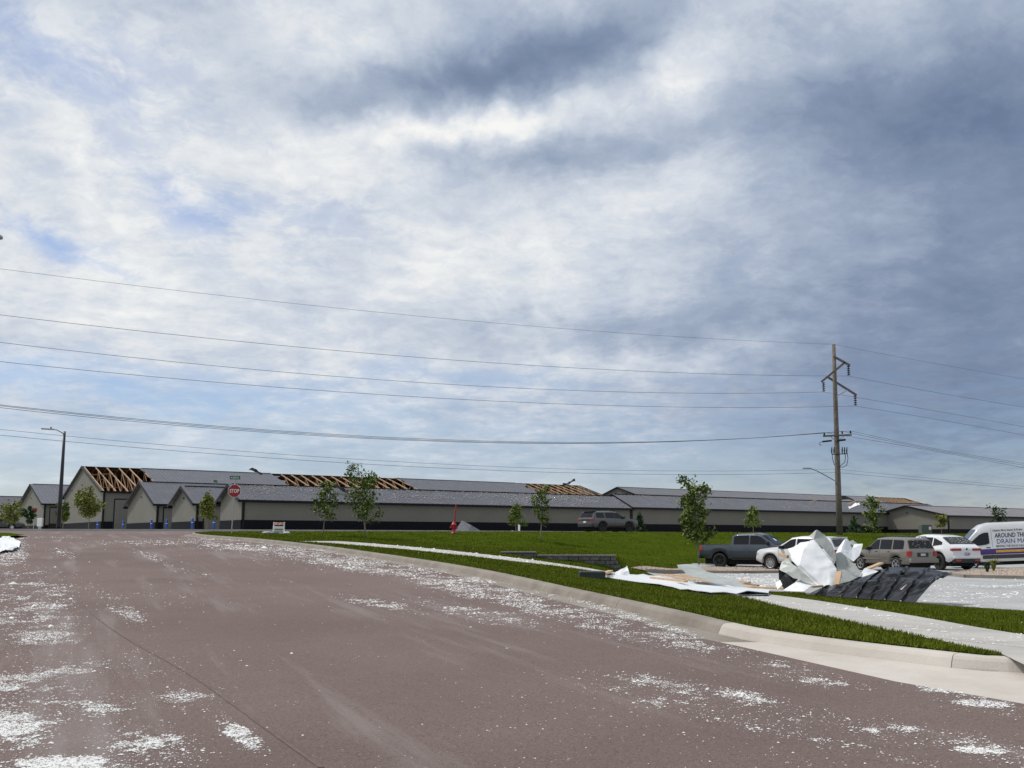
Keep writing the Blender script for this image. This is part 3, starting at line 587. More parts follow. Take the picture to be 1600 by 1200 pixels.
building('tall grey building far behind with dark roof and brown torn end', (B0[0]+ub[0]*103.5, B0[1]+ub[1]*103.5), 34.6, 100, 28, 5.35, 4.1, zb=float(U(*B0))+.02, near=[(0, 84, 'm'), (84, 100, 'o2')], ov=.3)
building('leftmost grey gabled building with a half open roll up door', px_corner(66, 156), 36, 60, 22, 4.5, 3.5, door=(1.0, 8.0, 3.75, 1.25), wain=1.0, zb=2.62)
building('grey gabled building at the right, behind the silver and white SUVs', px_corner(1481, 137), 34, 70, 12.5, 2.95, 1.45, zb=1.80)
A6 = px_corner(1481, 137)
building('far grey roofed building glimpsed at the left edge behind small trees', (-118, 196), 30, 34, 14, 4.2, 3.9, zb=2.3, speck=1500, name='storage_building', down=False)
# loose torn trim on the roofs
def torn(label, px, py, Y, s, m=None, seed=0):
    random.seed(seed); c = atY(px, py, Y); v = []; n = 6
    for i in range(n+1):
        t = i/n
        for j in (0, 1): v.append((c.x+s*(t-.5)*2, c.y+j*.5*s+random.uniform(-.1, .1), c.z+.5*s*math.sin(t*3.4+seed)*.8+j*.35*s+random.uniform(-.1, .1)*s))
    o = mesh('torn_trim', v, [(2*i, 2*i+1, 2*i+3, 2*i+2) for i in range(n)], m or black_m); solid(o, .02); return tag(o, label, 'roof debris')
torn('black strip of torn ridge trim curling above the stop sign building', 399, 738.5, 147, 1.0, seed=1)
torn('black torn trim lying on the low roof between two young trees', 535, 764.5, 97, .9, seed=2)
torn('black torn trim scrap on the low roof right of the tallest young tree', 634, 763.5, 101, .5, seed=3)
torn('black torn trim sticking up at the bare end of the tall roof', 889, 754.5, 183, 1.2, seed=4)
torn('black torn trim lying on the roof right of the utility pole', 1322, 786, 138, 1.4, seed=6)
torn('crumpled white sheet caught on the roof right of the utility pole', 1336, 792, 136, .8, mat('white_sheet', (.70, .72, .73), (.80, .81, .81), .4, 2), seed=5)
def board(name, label, a, b, w=.09, h=.04, m=None, cat='board', grp=None):
    o = MB().beam(a, b, w, h).build(name, m or wood_m); bevel(o, .004, 1); return tag(o, label, cat, grp)
board('board', 'pale board lying across the roof right of the utility pole', atY(1324, 788, 137), atY(1339, 782, 137), .25, .12)
board('board', 'broken board lying on the roof left of the utility pole', atY(1265, 784, 133), atY(1279, 780.5, 133), .2, .1)
# ------------------------------------------------------------------ poles, lamps, wires
def utility_pole():
    Y = 80.; base = atY(1312, 836, Y); z0 = float(H(base.x, Y)); top = atY(1302, 538, Y)
    r = empty('utility_pole', (base.x, Y, z0), 0, 'tall weathered wooden utility pole with angled arms behind the parked cars', 'utility pole')
    def P(px, py, dy=0): q = atY(px, py, Y+dy); return Vector((q.x-base.x, q.y-Y, q.z-z0))
    tp = P(1302.5, 538); pts = [Vector((.05*0, 0, -.3))+(tp-Vector((0, 0, -.3)))*t for t in (0, .25, .5, .75, 1)]
    MB().tube(pts, [.255, .235, .21, .18, .145], 14).build('pole', pole_m, r, True)
    for a, b in (((1302, 556.5, -.25), (1328, 571, -.25)), ((1320, 566.5, -.25), (1283.5, 596.5, -.25)), ((1293, 589, .22), (1338.5, 617.5, -.30))):
        MB().beam(P(*a), P(*b), .13, .17).build('arm', pole_m, r)
    MB().beam(P(1307, 620, -.2), P(1323.5, 609.5, -.25), .08, .09).build('brace', steel_m, r)
    att = []
    for (x, y0, y1, dy) in ((1325.5, 571.5, 587.5, -.25), (1286.5, 597, 612.5, -.25), (1336, 617.5, 634.5, -.30)):
        a = P(x, y0, dy); b = P(x, y1, dy); prof = []; k = 5
        for i in range(k):
            z = a.z+(b.z-a.z)*(i+.5)/k; prof += [(.035, z+.07), (.14, z+.03), (.13, z-.02), (.035, z-.03)]
        MB().lathe(prof, 10, Matrix.Translation((a.x, a.y, 0))).build('insulator', iron_m, r, True); att.append(Vector((b.x+base.x, b.y+Y, b.z+z0)))
    MB().beam(P(1286, 681.5, -.28), P(1330.5, 679.5, -.28), .12, .14).build('crossarm', pole_m, r)
    for a, b in (((1298, 682, -.3), (1304, 688, -.22)), ((1320, 681, -.3), (1308, 689, -.22))): MB().beam(P(*a), P(*b), .05, .05).build('brace', steel_m, r)
    datt = [Vector((base.x, Y, z0))+tp]
    for x, y in ((1288, 679.5), (1316, 677.5), (1329, 677)):
        a = P(x, y, -.28); MB().lathe([(.05, -.02), (.10, .05), (.05, .10), (.09, .15), (.03, .22)], 8, Matrix.Translation(a)).build('insulator', iron_m, r); datt.append(Vector((a.x+base.x, a.y+Y, a.z+z0+.2)))
    MB().tube([P(1285, 690, -.25), P(1299.5, 688.5, -.25)], .075, 8).build('recloser', iron_m, r); MB().tube([P(1308, 688.5, -.3), P(1321, 687, -.3)], .085, 8).build('recloser', iron_m, r)
    MB().tube([P(1285, 690, -.25), P(1281, 691, -.25), P(1280.5, 694, -.25), P(1283, 696, -.25)], .03, 6).build('jumper', wire_m, r)
    MB().beam(P(1300, 710, -.25), P(1323, 709, -.25), .06, .07).build('cutout_bracket', iron_m, r)
    for x in (1299.5, 1303, 1316, 1319.5, 1323): MB().tube([P(x, 709, -.26), P(x, 704, -.28), P(x+.3, 698.5, -.3)], [.03, .06, .03], 6).build('cutout', iron_m, r)
    for pts in ([(1300, 706), (1300.5, 714), (1302, 721), (1304, 727)], [(1319.5, 704), (1321, 714), (1320, 722), (1312, 729)], [(1323, 704), (1325, 716), (1323, 727), (1317, 730), (1311, 729.5)]):
        MB().tube([P(x, y, -.27) for x, y in pts], .028, 6).build('riser_cable', iron_m, r)
    MB().tube([P(1304, 751, 0), P(1290, 743, -.5), P(1277, 736, -1.), P(1268, 732.5, -1.4), P(1264, 731.5, -1.6)], .04, 8).build('lamp_arm', steel_m, r)
    q = P(1261, 731.5, -1.7); h = MB(); h.box(q.x-.36, q.x+.30, q.y-.14, q.y+.14, q.z-.06, q.z+.05); bevel(h.build('lamp_head', steel_m, r), .04)
    com = [Vector((base.x, Y-.2, z0))+P(1304, 733, 0), Vector((base.x, Y-.2, z0))+P(1304, 738.5, 0)]
    return att, datt, com
ATT, DATT, COMM = utility_pole()
def wire(label, A, left, right, rad=.016, cat='power line'):
    """A attachment; left/right: photo px points that fix the sag in the vertical plane along the street"""
    pts = []
    for sgn, px_pts, tend in ((-1, left, 92), (1, right, 70)):
        T = [0.]; Z = [A.z]
        for (px, py) in px_pts:
            d = ray(px, py); k = d.x/d.y; t = (k*A.y-A.x)/(CD[0]-k*CD[1]); yy = A.y+t*CD[1]; T.append(abs(t)); Z.append(EYE+d.z*yy/d.y)
        co = np.polyfit(T, Z, min(2, len(T)-1)); ts = np.linspace(0, tend, 26); line = [Vector((A.x+sgn*CD[0]*t, A.y+sgn*CD[1]*t, A.z+(np.polyval(co, t)-np.polyval(co, 0)))) for t in ts]
        pts = (line[::-1] if sgn < 0 else pts[:-1]+line)
    return tag(MB().tube(pts, rad*.85, 5).build('power_line', wire_m), label, cat, 'overhead wires')
wire('topmost thin overhead wire meeting the tip of the utility pole', DATT[0], [(800, 507), (0, 420)], [(1450, 566), (1600, 592)], .012)
wire('second overhead wire from the top, on the upper right insulator', ATT[0], [(800, 569), (0, 492)], [(1450, 611), (1600, 636)])
wire('third overhead wire from the top, on the left insulator', ATT[1], [(800, 606), (0, 535)], [(1450, 640), (1600, 667)])
wire('fourth overhead wire from the top, on the lower right insulator', ATT[2], [(800, 628), (0, 565)], [(1450, 653), (1600, 680)])
for i, (q, l, r_) in enumerate(zip(DATT[1:], ([(800, 692.5), (0, 637)], [(800, 691.5), (0, 634)], [(800, 690), (0, 632.5)]), ([(1450, 703), (1600, 731)], [(1450, 701), (1600, 727)], [(1450, 699), (1600, 724)]))):
    wire(['lowest of the three close wires on the pole crossarm', 'middle of the three close wires on the pole crossarm', 'uppermost of the three close wires on the pole crossarm'][i], q, l, r_, .017)
wire('upper of the two thin cables below the crossarm', COMM[0], [(800, 730), (0, 671)], [(1450, 747), (1600, 760)], .012, 'cable')
wire('lower of the two thin cables below the crossarm', COMM[1], [(800, 736), (0, 680)], [(1450, 751), (1600, 764)], .014, 'cable')
def street_lamp(label, base, top, arm, headdir, r0=.17, r1=.085):
    base = Vector(base); r = empty('street_lamp', base, 0, label, 'street lamp', 'dark street lamps')
    t = Vector(top)-base; MB().tube([t*k for k in (0, .3, .65, 1)], [r0, r0*.86, r0*.68, r1], 12).build('pole', iron_m, r, True)
    MB().box(-.2, .2, -.2, .2, -.1, .12).build('base', iron_m, r)
    a = [Vector(p)-base for p in arm]; MB().tube(a, [.05]+[.04]*(len(a)-1), 8).build('arm', steel_m, r, True)
    e = a[-1]; d = Vector(headdir).normalized(); h = MB().beam(e-d*.1, e+d*.75, .30, .10).build('lamp_head', steel_m, r); bevel(h, .04)
    MB().lathe([(.05, 0), (.05, .10), (.03, .12)], 8, Matrix.Translation(e+d*.1+Vector((0, 0, .05)))).build('photocell', iron_m, r)
    return r
YL = 70.; bp = atY(91, 830.3, YL); bz = float(U(bp.x, YL))+.05
street_lamp('black street lamp pole in front of the torn roofed building', (bp.x, YL, bz), atY(101, 674, YL), [atY(101, 679, YL), atY(95, 675, YL-.3), atY(88, 671.5, YL-.7), atY(82, 670.8, YL-1.)], (-1, -.3, .03))
h0 = atY(-50, 370, 21.5)
street_lamp('street lamp at the left picture edge, only its lamp tip in view', (-16.2, 21.5, float(U(-16, 21.5))), (-16.2, 21.5, h0.z-.9), [(-16.2, 21.5, h0.z-1.0), (-15.0, 21.5, h0.z-.3), (-12.6, 21.5, h0.z), (h0.x, 21.5, h0.z)], (1, 0, .02)).location.x += .0
# ------------------------------------------------------------------ signs, bollards, small street things
def stop_sign():
    Y = 57.5; b = atY(361.5, 834.5, Y); z0 = float(H(b.x, Y)); r = empty('stop_sign', (b.x, Y, z0), 0, 'red stop sign with green street name plate on a leaning post', 'road sign')
    def P(px, py, dy=0): q = atY(px, py, Y+dy); return Vector((q.x-b.x, q.y-Y, q.z-z0))
    c = P(366.3, 767, -.06)
    MB().tube([Vector((0, 0, -.3)), P(367.0, 756, 0), P(369.5, 741, 0)], .035, 8).build('post', steel_m, r)
    def octo(R, y, t): 
        m = MB(); v = [(c.x+R*math.cos(math.pi/8+k*math.pi/4), y, c.z+R*math.sin(math.pi/8+k*math.pi/4)) for k in range(8)]; v += [(a, y+t, z) for a, _, z in v]
        return m.add(v, [tuple(range(8)), tuple(reversed(range(8, 16)))]+[(k, k+8, (k+1) % 8+8, (k+1) % 8) for k in range(8)])
    R = 20*Y/F/2/math.cos(math.pi/8); octo(R, c.y, .012).build('sign_border', white_m, r); face = octo(R*.935, c.y-.005, .004).build('sign_face', mat('sign_red', (.33, .008, .014), rough=.4), r)
    me, co = text_mesh('STOP', .30, .008, 0, .80, 'CENTER'); me.vertices.foreach_set('co', np.column_stack([co[:, 0]+c.x, np.full(len(co), c.y-.010), co[:, 1]+c.z-.105]).ravel()); link('lettering', me, white_m, face)
    a = P(359.3, 743.6, -.03); e = P(375.2, 749, -.03); pl = MB().box(a.x, e.x, -.035, -.02, e.z, a.z).build('name_plate', green_m, r)
    me, co = text_mesh('N LEON PL', .15, .004, 0, .66, 'CENTER'); me.vertices.foreach_set('co', np.column_stack([co[:, 0]+(a.x+e.x)/2, np.full(len(co), -.040), co[:, 1]+(a.z+e.z)/2-.05]).ravel()); link('lettering', me, white_m, pl)
    MB().box(P(367.5, 0).x, P(367.5, 0).x+.02, -.30, .40, P(0, 754).z, P(0, 750).z).build('name_plate', green_m, r)
stop_sign()
def bollard(px, depth, label, h=1.2):
    p = atY(px, 829.5, depth); z = float(U(p.x, depth))+.02; r = empty('bollard', (p.x, depth, z), 0, label, 'bollard', 'blue bollards by the storage doors')
    MB().lathe([(.115, -.3), (.115, h-.08), (.09, h-.02), (.03, h)], 12).build('sleeve', blue_m, r, True); MB().lathe([(.117, h*.62), (.117, h*.62+.05)], 12).build('band', white_m, r)
for px, d, lb in ((61, 140, 'blue bollard by the white box at the leftmost building corner'), (152, 122, 'blue bollard at the corner of the tallest torn roofed building'), (192, 118, 'blue bollard right of the tall roll up door'),
                  (236, 106, 'blue bollard at the corner of the mid sized gabled building'), (260, 105, 'blue bollard before the roll up door left of the small gabled building'),
                  (300, 93, 'blue bollard at the corner of the small gabled building'), (334, 92, 'blue bollard nearest the stop sign'), (24, 150, 'blue bollard at the far left below the small tree')): bollard(px, d, lb)
def red_sign():
    p = atY(52, 829.5, 100); z = float(U(p.x, 100)); r = empty('sign', (p.x, 100, z), 0, 'small red rectangular sign on a post before the leftmost building', 'sign')
    MB().tube([(0, 0, -.2), (0, 0, 2.6)], .03, 6).build('post', steel_m, r); t = atY(48.7, 794, 100).z-z; b_ = atY(48.7, 799.7, 100).z-z; MB().box(-.25, .27, -.05, -.035, b_, t).build('panel', red_m, r); MB().box(-.25, .27, -.05, -.036, b_-.10, b_-.02).build('panel', mat('pink_strip', (.55, .12, .14), rough=.5), r)
red_sign()
q = atY(62.5, 816, 139); o = MB(); o.box(q.x-.35, q.x+.35, 138.8, 139.3, q.z-.6, q.z+.6); bevel(tag(o.build('cabinet', white_m), 'white cabinet on the corner of the leftmost building', 'cabinet'), .05)
st = MB(); st.beam((q.x, 139.05, q.z-.6), (q.x, 139.05, q.z-1.6), .4, .2, (0, 1, 0)); o2 = st.build('stand', steel_m)
o2.parent = bpy.data.objects['cabinet']; o2.matrix_parent_inverse = Matrix()
def barricade():
    p = G(435.5, 834); r = empty('barricade', p, .1, 'folding orange and white barricade standing on the lawn corner', 'barricade'); W_ = .32
    for sx in (-1, 1):
        for sy in (-1, 1): MB().beam((sx*W_, sy*.28, 0), (sx*W_, sy*.04, .72), .05, .05, (1, 0, 0)).build('leg', white_m, r)
    for z, m in ((.62, mat('orange_board', (.75, .16, .05), (.80, .45, .35), .6, 6)), (.38, white_m), (.14, steel_m)): bevel(MB().box(-W_, W_, -.12-(.62-z)*.25, -.09-(.62-z)*.25, z-.08, z+.08).build('rail', m, r), .01, 1)
    for k in range(3): x = -W_+.06+k*.25; MB().add([(x, -.126, .55), (x+.08, -.126, .55), (x+.18, -.126, .69), (x+.10, -.126, .69)], [(0, 1, 2, 3)]).build('stripe', white_m, r)
barricade()
def bagobj(px, py, label, s=.35, m=None):
    p = G(px, py); bm = bmesh.new(); bmesh.ops.create_icosphere(bm, subdivisions=2, radius=1)
    for v in bm.verts: k = 1+.25*math.sin(v.co.x*5+px)*math.cos(v.co.y*4); v.co = Vector((v.co.x*s*1.4*k, v.co.y*s*k, max(-.1, v.co.z*.45*k)*s))
    me = bpy.data.meshes.new('sandbag'); bm.to_mesh(me); bm.free(); o = link('sandbag', me, m or steel_m, None, True); o.location = (p.x, p.y, p.z+.03); return tag(o, label, 'sandbag')
bagobj(418, 834, 'grey sandbag left of the barricade', .3, mat('grey_bag', (.25, .24, .23), (.4, .39, .37), .9, 8)); bagobj(446, 834, 'pale sandbag right of the barricade', .25, mat('pale_bag', (.6, .58, .52), (.7, .68, .62), .9, 8))
def hydrant():
    p = G(709, 834); r = empty('fire_hydrant', p, 0, 'red fire hydrant with a tall red marker rod', 'hydrant')
    MB().lathe([(.20, -.1), (.20, .06), (.14, .08), (.13, .52), (.19, .54), (.19, .60), (.16, .66), (.09, .76), (.04, .78), (.04, .84)], 14).build('barrel', red_m, r, True)
    for a in ((-1, 0), (1, 0), (0, -1)): MB().tube([(a[0]*.1, a[1]*.1, .42), (a[0]*.27, a[1]*.27, .42)], .075, 10).build('nozzle', red_m, r)
    MB().tube([(.05, 0, .7), (.09, 0, 1.4), (.16, 0, 2.05)], [.055, .05, .045], 8).build('marker_rod', red_m, r)
    MB().lathe([(.24, -.12), (.24, .02), (.2, .05)], 14).build('base', iron_m, r)
hydrant()
# ------------------------------------------------------------------ young trees
LEAFM = [mat('leaf_green', (.068, .108, .014), (.150, .195, .034), .6, 2.2, world=True, spec=.3), mat('leaf_yellow', (.105, .135, .020), (.205, .215, .040), .6, 2.2, world=True, spec=.3), mat('leaf_dark', (.018, .045, .014), (.045, .080, .026), .65, 2.2, world=True, spec=.3)]
def tree(label, base, h, spread, mi=0, clear=.28, nb=12, leaves=900, seed=0, lean=0., leaf=.10, shape='oval', name='young_tree'):
    leaves = int(leaves*1.5); rg = np.random.default_rng(seed+100); r = empty(name, base, 0, label, 'tree', 'young trees on the lawn and by the buildings'); t = MB()
    tr = [Vector((lean*k+rg.normal(0, .02)*h*.2, rg.normal(0, .015)*h*.2, h*.94*k)) for k in np.linspace(0, 1, 9)]; tr[0] = Vector((0, 0, -.1)); r0 = max(.03, h*.011)
    t.tube(tr, [r0*(1-.85*k)+.006 for k in np.linspace(0, 1, 9)], 7); tips = [(tr[-1], .14*h*.5)]
    for i in range(nb):
        k = clear+(.93-clear)*(i+rg.random()*.6)/nb; p0 = tr[0].lerp(tr[-1], k); az = i*2.4+rg.normal(0, .4)
        env = {'oval': math.sin(math.pi*min(1, max(.12, (k-clear)/(1.06-clear)))**.8), 'cone': 1.12-k, 'vase': .35+.75*k*(1.25-k)*1.6, 'loose': .45+.55*rg.random()}[shape]
        ln = spread*.5*env*rg.uniform(.75, 1.2); up = rg.uniform(.35, .95) if shape != 'cone' else rg.uniform(-.05, .3)
        e = p0+Vector((math.cos(az)*ln, math.sin(az)*ln, ln*up)); mid = p0.lerp(e, .5)+Vector((0, 0, -.06*ln)); t.tube([p0, mid, e], [r0*.42*(1-k*.5), r0*.3*(1-k*.5), .006], 5)
        for q in (.35, .6, .85, 1.0): tips.append((p0.lerp(e, q), spread*(.085+.05*rg.random())))
    t.build('trunk', bark_m, r, True)
    ci = rg.integers(0, len(tips), leaves); C = np.array([tuple(tips[i][0]) for i in ci]); R = np.array([tips[i][1] for i in ci]); P = C+rg.normal(0, .62, (leaves, 3))*R[:, None]
    P[:, 2] = np.maximum(P[:, 2], h*clear*.8); n = rg.normal(0, 1, (leaves, 3)); n[:, 2] = np.abs(n[:, 2])+.3; n /= np.linalg.norm(n, axis=1)[:, None]; a = np.cross(n, rg.normal(0, 1, (leaves, 3))); a /= np.linalg.norm(a, axis=1)[:, None]; b = np.cross(n, a)
    s = 1.12*max(leaf, .0195*h)*rg.uniform(.65, 1.3, (leaves, 1)); V = np.stack([P-a*s, P+b*s*.55-n*s*.12, P+a*s, P-b*s*.55-n*s*.12], 1)
    big_mesh('crown', V.reshape(-1, 3), np.arange(leaves*4).reshape(-1, 4), LEAFM[mi], r); return r
def gtree(label, px, py, top, w, **k):
    b = G(px, py); h = (py-top)/F*b.y; return tree(label, b, h, w/F*b.y, **k)
def ytree(label, px, top, w, depth, hf=U, **k):
    x = atY(px, 830, depth).x; z = float(hf(x, depth)); h = atY(px, top, depth).z-z; return tree(label, (x, depth, z), h, w/F*depth, **k)
gtree('sparse young tree on the lawn right of the barricade', 504, 836.5, 753, 46, nb=13, leaves=650, seed=1, shape='loose', leaf=.085, clear=.32, lean=.35)
gtree('tallest lopsided young tree left of the red hydrant', 571, 841, 731, 66, nb=16, leaves=1250, seed=2, shape='loose', leaf=.085, clear=.20, lean=-.35)
gtree('slim young tree on the lawn left of the grey parked SUV', 845, 847, 757, 36, nb=14, leaves=760, seed=4, leaf=.07, clear=.30, shape='loose', lean=.1)
gtree('dense young tree left of the dark pickup truck', 1092, 883, 747, 54, nb=18, leaves=1500, seed=5, leaf=.085, clear=.24, shape='loose', lean=-.25)
gtree('young tree right of the utility pole, between parked cars', 1365, 841, 778, 34, nb=13, leaves=700, seed=6, leaf=.10, clear=.18, shape='vase')
ytree('small bushy tree right of the red hydrant against the wall', 806, 786, 32, 98, nb=14, leaves=800, seed=7, leaf=.12, clear=.30, shape='cone')
ytree('dark little evergreen in front of the grey parked SUV', 1000, 801, 19, 90, nb=14, leaves=800, seed=8, mi=2, leaf=.10, clear=.08, shape='cone', name='evergreen_tree')
ytree('small tree against the wall above the dark pickup truck', 1177, 790, 34, 104, nb=14, leaves=700, seed=9, leaf=.13, clear=.32, shape='cone')
ytree('small dark tree just right of the utility pole', 1336, 806, 24, 112, nb=12, leaves=500, seed=10, mi=2, leaf=.14, clear=.1, shape='cone')
ytree('small yellowish tree before the right gabled building', 1471, 805, 19, 108, nb=11, leaves=420, seed=11, mi=1, leaf=.13, clear=.45)
ytree('thin dark tree rising behind the white van', 1566, 791, 32, 86, nb=10, leaves=240, seed=12, mi=2, leaf=.11, clear=.25, shape='loose', lean=-.3)
ytree('yellow green tree before the wall of the tallest building', 138, 770, 44, 92, nb=16, leaves=1500, seed=13, mi=1, leaf=.12, clear=.38)
ytree('slim tree partly hidden by the black lamp pole', 98, 785, 22, 92, nb=12, leaves=600, seed=14, leaf=.12, clear=.36, shape='oval')
ytree('small dark tree in front of the leftmost gabled building', 43.5, 791, 17, 90, nb=12, leaves=520, seed=15, mi=2, leaf=.11, clear=.28, shape='oval')
ytree('yellow green pine tree beside the stop sign', 323, 769, 36, 82, nb=16, leaves=1300, seed=16, mi=1, leaf=.10, clear=.36, shape='cone')
ytree('pale low tree at the left picture edge', 16, 790, 40, 98, nb=14, leaves=700, seed=17, mi=1, leaf=.13, clear=.32, shape='oval')
# ------------------------------------------------------------------ retaining wall of blocks
def retaining():
    r = empty('retaining_wall', (0, WALL_Y, 0), 0, 'low grey block retaining wall set into the lawn', 'wall'); bm_ = mat('wall_block', (.075, .071, .067), (.16, .152, .145), .9, 6, bump=1., bscale=14)
    cap = mat('wall_cap', (.15, .145, .135), (.22, .215, .205), .9, 5); x0 = atY(784, 865, WALL_Y).x; xm = atY(838, 865, WALL_Y).x; x1 = atY(961, 865, WALL_Y).x; x2 = atY(972, 865, WALL_Y).x
    zt = {0: atY(800, 862, WALL_Y).z, 1: atY(900, 867.2, WALL_Y).z}; hb = .155; bw = .40; k = 0
    random.seed(3)
    for row in range(8):
        for seg, (a, b) in enumerate(((x0, xm), (xm, x1))):
            zz = zt[seg]-.05-hb*(row+1); b2 = b+(0 if seg == 0 else min(row, 3)*.09); x = a-(bw/2 if row % 2 else 0)
            while x < b2-.05:
                xa, xb = max(x, a), min(x+bw, b2); gx = (xa+xb)/2
                if zz+hb > float(H(gx, WALL_Y-.35))-.12 and xb-xa > .06:
                    j = random.uniform(-.03, .03)
                    bevel(MB().box(xa+.006, xb-.006, -.22+j+row*-.012, .10, zz+.005, zz+hb-.005).build('block', bm_, r), .012, 1)
                x += bw
    for seg, (a, b) in enumerate(((x0-.05, xm), (xm, x1+.02))):
        n = max(1, int((b-a)/.6))
        for i in range(n): bevel(MB().box(a+(b-a)*i/n+.005, a+(b-a)*(i+1)/n-.005, -.26, .14, zt[seg]-.05+.001, zt[seg]+.01).build('cap_stone', cap, r), .008, 1)
retaining()
# ------------------------------------------------------------------ vehicles
glass_m = mat('tinted_glass', (.006, .007, .009), rough=.05, spec=.35)
tyre_m = mat('tyre', (.014, .014, .014), (.022, .022, .022), .85, 9)
rim_m = mat('alloy', (.55, .56, .57), rough=.3, metal=.8); rimb_m = mat('black_alloy', (.03, .03, .032), rough=.35, metal=.5)
plast_m = mat('black_plastic', (.022, .022, .024), rough=.6)
lamp_r = mat('tail_lamp', (.32, .010, .012), rough=.15, coat=.5); lamp_w = mat('head_lamp', (.6, .62, .64), rough=.1, metal=.3); chrome = mat('chrome', (.6, .6, .6), rough=.15, metal=1.)
def paint(name, c, c2=None, metal=.0): return mat(name, c, c2 or tuple(x*.93 for x in c), .32, 1.5, metal=metal, coat=.6)
class Car:
    def __init__(s, name, label, cat, loc, head, L, Wd, belt, top, sill=.30, wheels=(0, 0), R=.37, tum=.14, pm=None, plan=.10, rim=rim_m, pitch=0., glassm=None, spokes=7, arch=.085, endb=.12):
        s.L, s.W, s.sill, s.wh, s.R, s.tum, s.plan, s.arch, s.endb = L, Wd, sill, wheels, R, tum, plan, arch, endb
        s.bx, s.bz = zip(*belt); s.tx, s.tz = zip(*top); s.H = max(s.tz); s.gm = glassm or glass_m
        s.r = empty(name, loc, 0, label, cat, 'parked vehicles'); s.r.rotation_mode = 'ZYX' if False else 'XYZ'; s.r.rotation_euler = (0, pitch, head) ; s.pm = pm
        xs = set(np.linspace(-L/2, L/2, 70).tolist())
        for w in wheels: xs |= set((w+(R+arch)*np.cos(np.linspace(0, math.pi, 15))).tolist())
        xs |= set(x for x in s.tx); xs = sorted(x for x in xs if -L/2 <= x <= L/2); v = []; f = []; K = None
        for x in xs:
            c = s.section(x); K = len(c); v += [(x, y, z) for y, z in c]+[(x, -y, z) for y, z in reversed(c[:-1])]
        n = 2*K-1
        for i in range(len(xs)-1):
            for j in range(n-1): f.append((i*n+j, i*n+j+1, (i+1)*n+j+1, (i+1)*n+j))
        f += [tuple(range(n)), tuple(reversed(range((len(xs)-1)*n, len(xs)*n)))]
        b = mesh('body', v, f, pm, s.r, True); b.data.polygons.foreach_set('use_smooth', [True]*(len(f)-2)+[False, False]); b.data.set_sharp_from_angle(angle=math.radians(38)); s.body = b
        MB().box(-L/2+.25, L/2-.25, -Wd*.36, Wd*.36, .2, .75).build('underbody', mat('underbody', (.008, .008, .008), rough=.95), s.r)
        for w in wheels:
            for sy in (1, -1): s.wheel(w, sy, rim, spokes)
    def w_(s, x): t = abs(x)/(s.L/2); return s.W/2*(1-s.plan*max(0, (t-.72)/.28)**2.0)
    def bot(s, x):
        z = s.sill+s.endb*max(0, (abs(x)/(s.L/2)-.86)/.14)
        for w in s.wh:
            d = abs(x-w); RR = s.R+s.arch
            if d < RR: z = max(z, s.R+math.sqrt(max(0, RR*RR-d*d)))
        return z
    def top(s, x): return float(np.interp(x, s.tx, s.tz))
    def belt(s, x): return min(float(np.interp(x, s.bx, s.bz)), s.top(x)-.03)
    def section(s, x):
        w = s.w_(x); b = s.bot(x); bl = s.belt(x); t = s.top(x); g = max(0, t-bl); tm = s.tum*g/max(.3, s.H-max(s.bz)); ww = .965*w
        lo = lambda k: b+(bl-b)*k
        return [(.90*w, b), (.965*w, lo(.10)), (.995*w, lo(.35)), (w, lo(.62)), (.988*w, lo(.86)), (ww, bl), (ww-tm*.33, bl+g*.33), (ww-tm*.66, bl+g*.66), (ww-tm*.93, bl+g*.90), (ww-tm*1.1-.05, bl+g*.985), ((ww-tm*1.1)*.55, t+.015*min(1, g*3)), (0, t+.025*min(1, g*3))]
    def yz(s, x, z):
        c = s.section(min(max(x, -s.L/2), s.L/2)); 
        for (y0, z0), (y1, z1) in zip(c[:-1], c[1:]):
            if z0 <= z <= z1: return y0+(y1-y0)*(z-z0)/max(1e-6, z1-z0)
        return c[0][0] if z < c[0][1] else c[-3][0]
    def patch(s, name, xs, z0, z1, m, side=1, off=.008, parent=None, nx=8, nz=4):
        X = np.linspace(xs[0], xs[-1], nx); lo = np.interp(X, xs, z0); hi = np.interp(X, xs, z1); v = []
        for x, a, b in zip(X, lo, hi):
            for k in range(nz): z = a+(b-a)*k/(nz-1); v.append((x, side*(s.yz(x, z)+off), z))
        f = [(i*nz+j, (i+1)*nz+j, (i+1)*nz+j+1, i*nz+j+1) for i in range(nx-1) for j in range(nz-1)]
        o = mesh(name, v, f if side < 0 else [q[::-1] for q in f], m, parent or s.r, True); return o
    def sides(s, name, *a, **k): return [s.patch(name, *a, side=q, **k) for q in (1, -1)]
    def topglass(s, name, x0, x1, m=None, wf=.86, off=.012, nx=7):
        v = []; X = np.linspace(x0, x1, nx); ny = 7
        for x in X:
            c = s.section(x); ye = c[8][0]*wf
            for k in range(ny): q = -1+2*k/(ny-1); v.append((x+(off if x1 > 0 else -off)*.8, ye*q, s.top(x)+.02*(1-q*q)+off))
        f = [(i*ny+j, (i+1)*ny+j, (i+1)*ny+j+1, i*ny+j+1) for i in range(nx-1) for j in range(ny-1)]
        return mesh(name, v, f, m or s.gm, s.r, True)
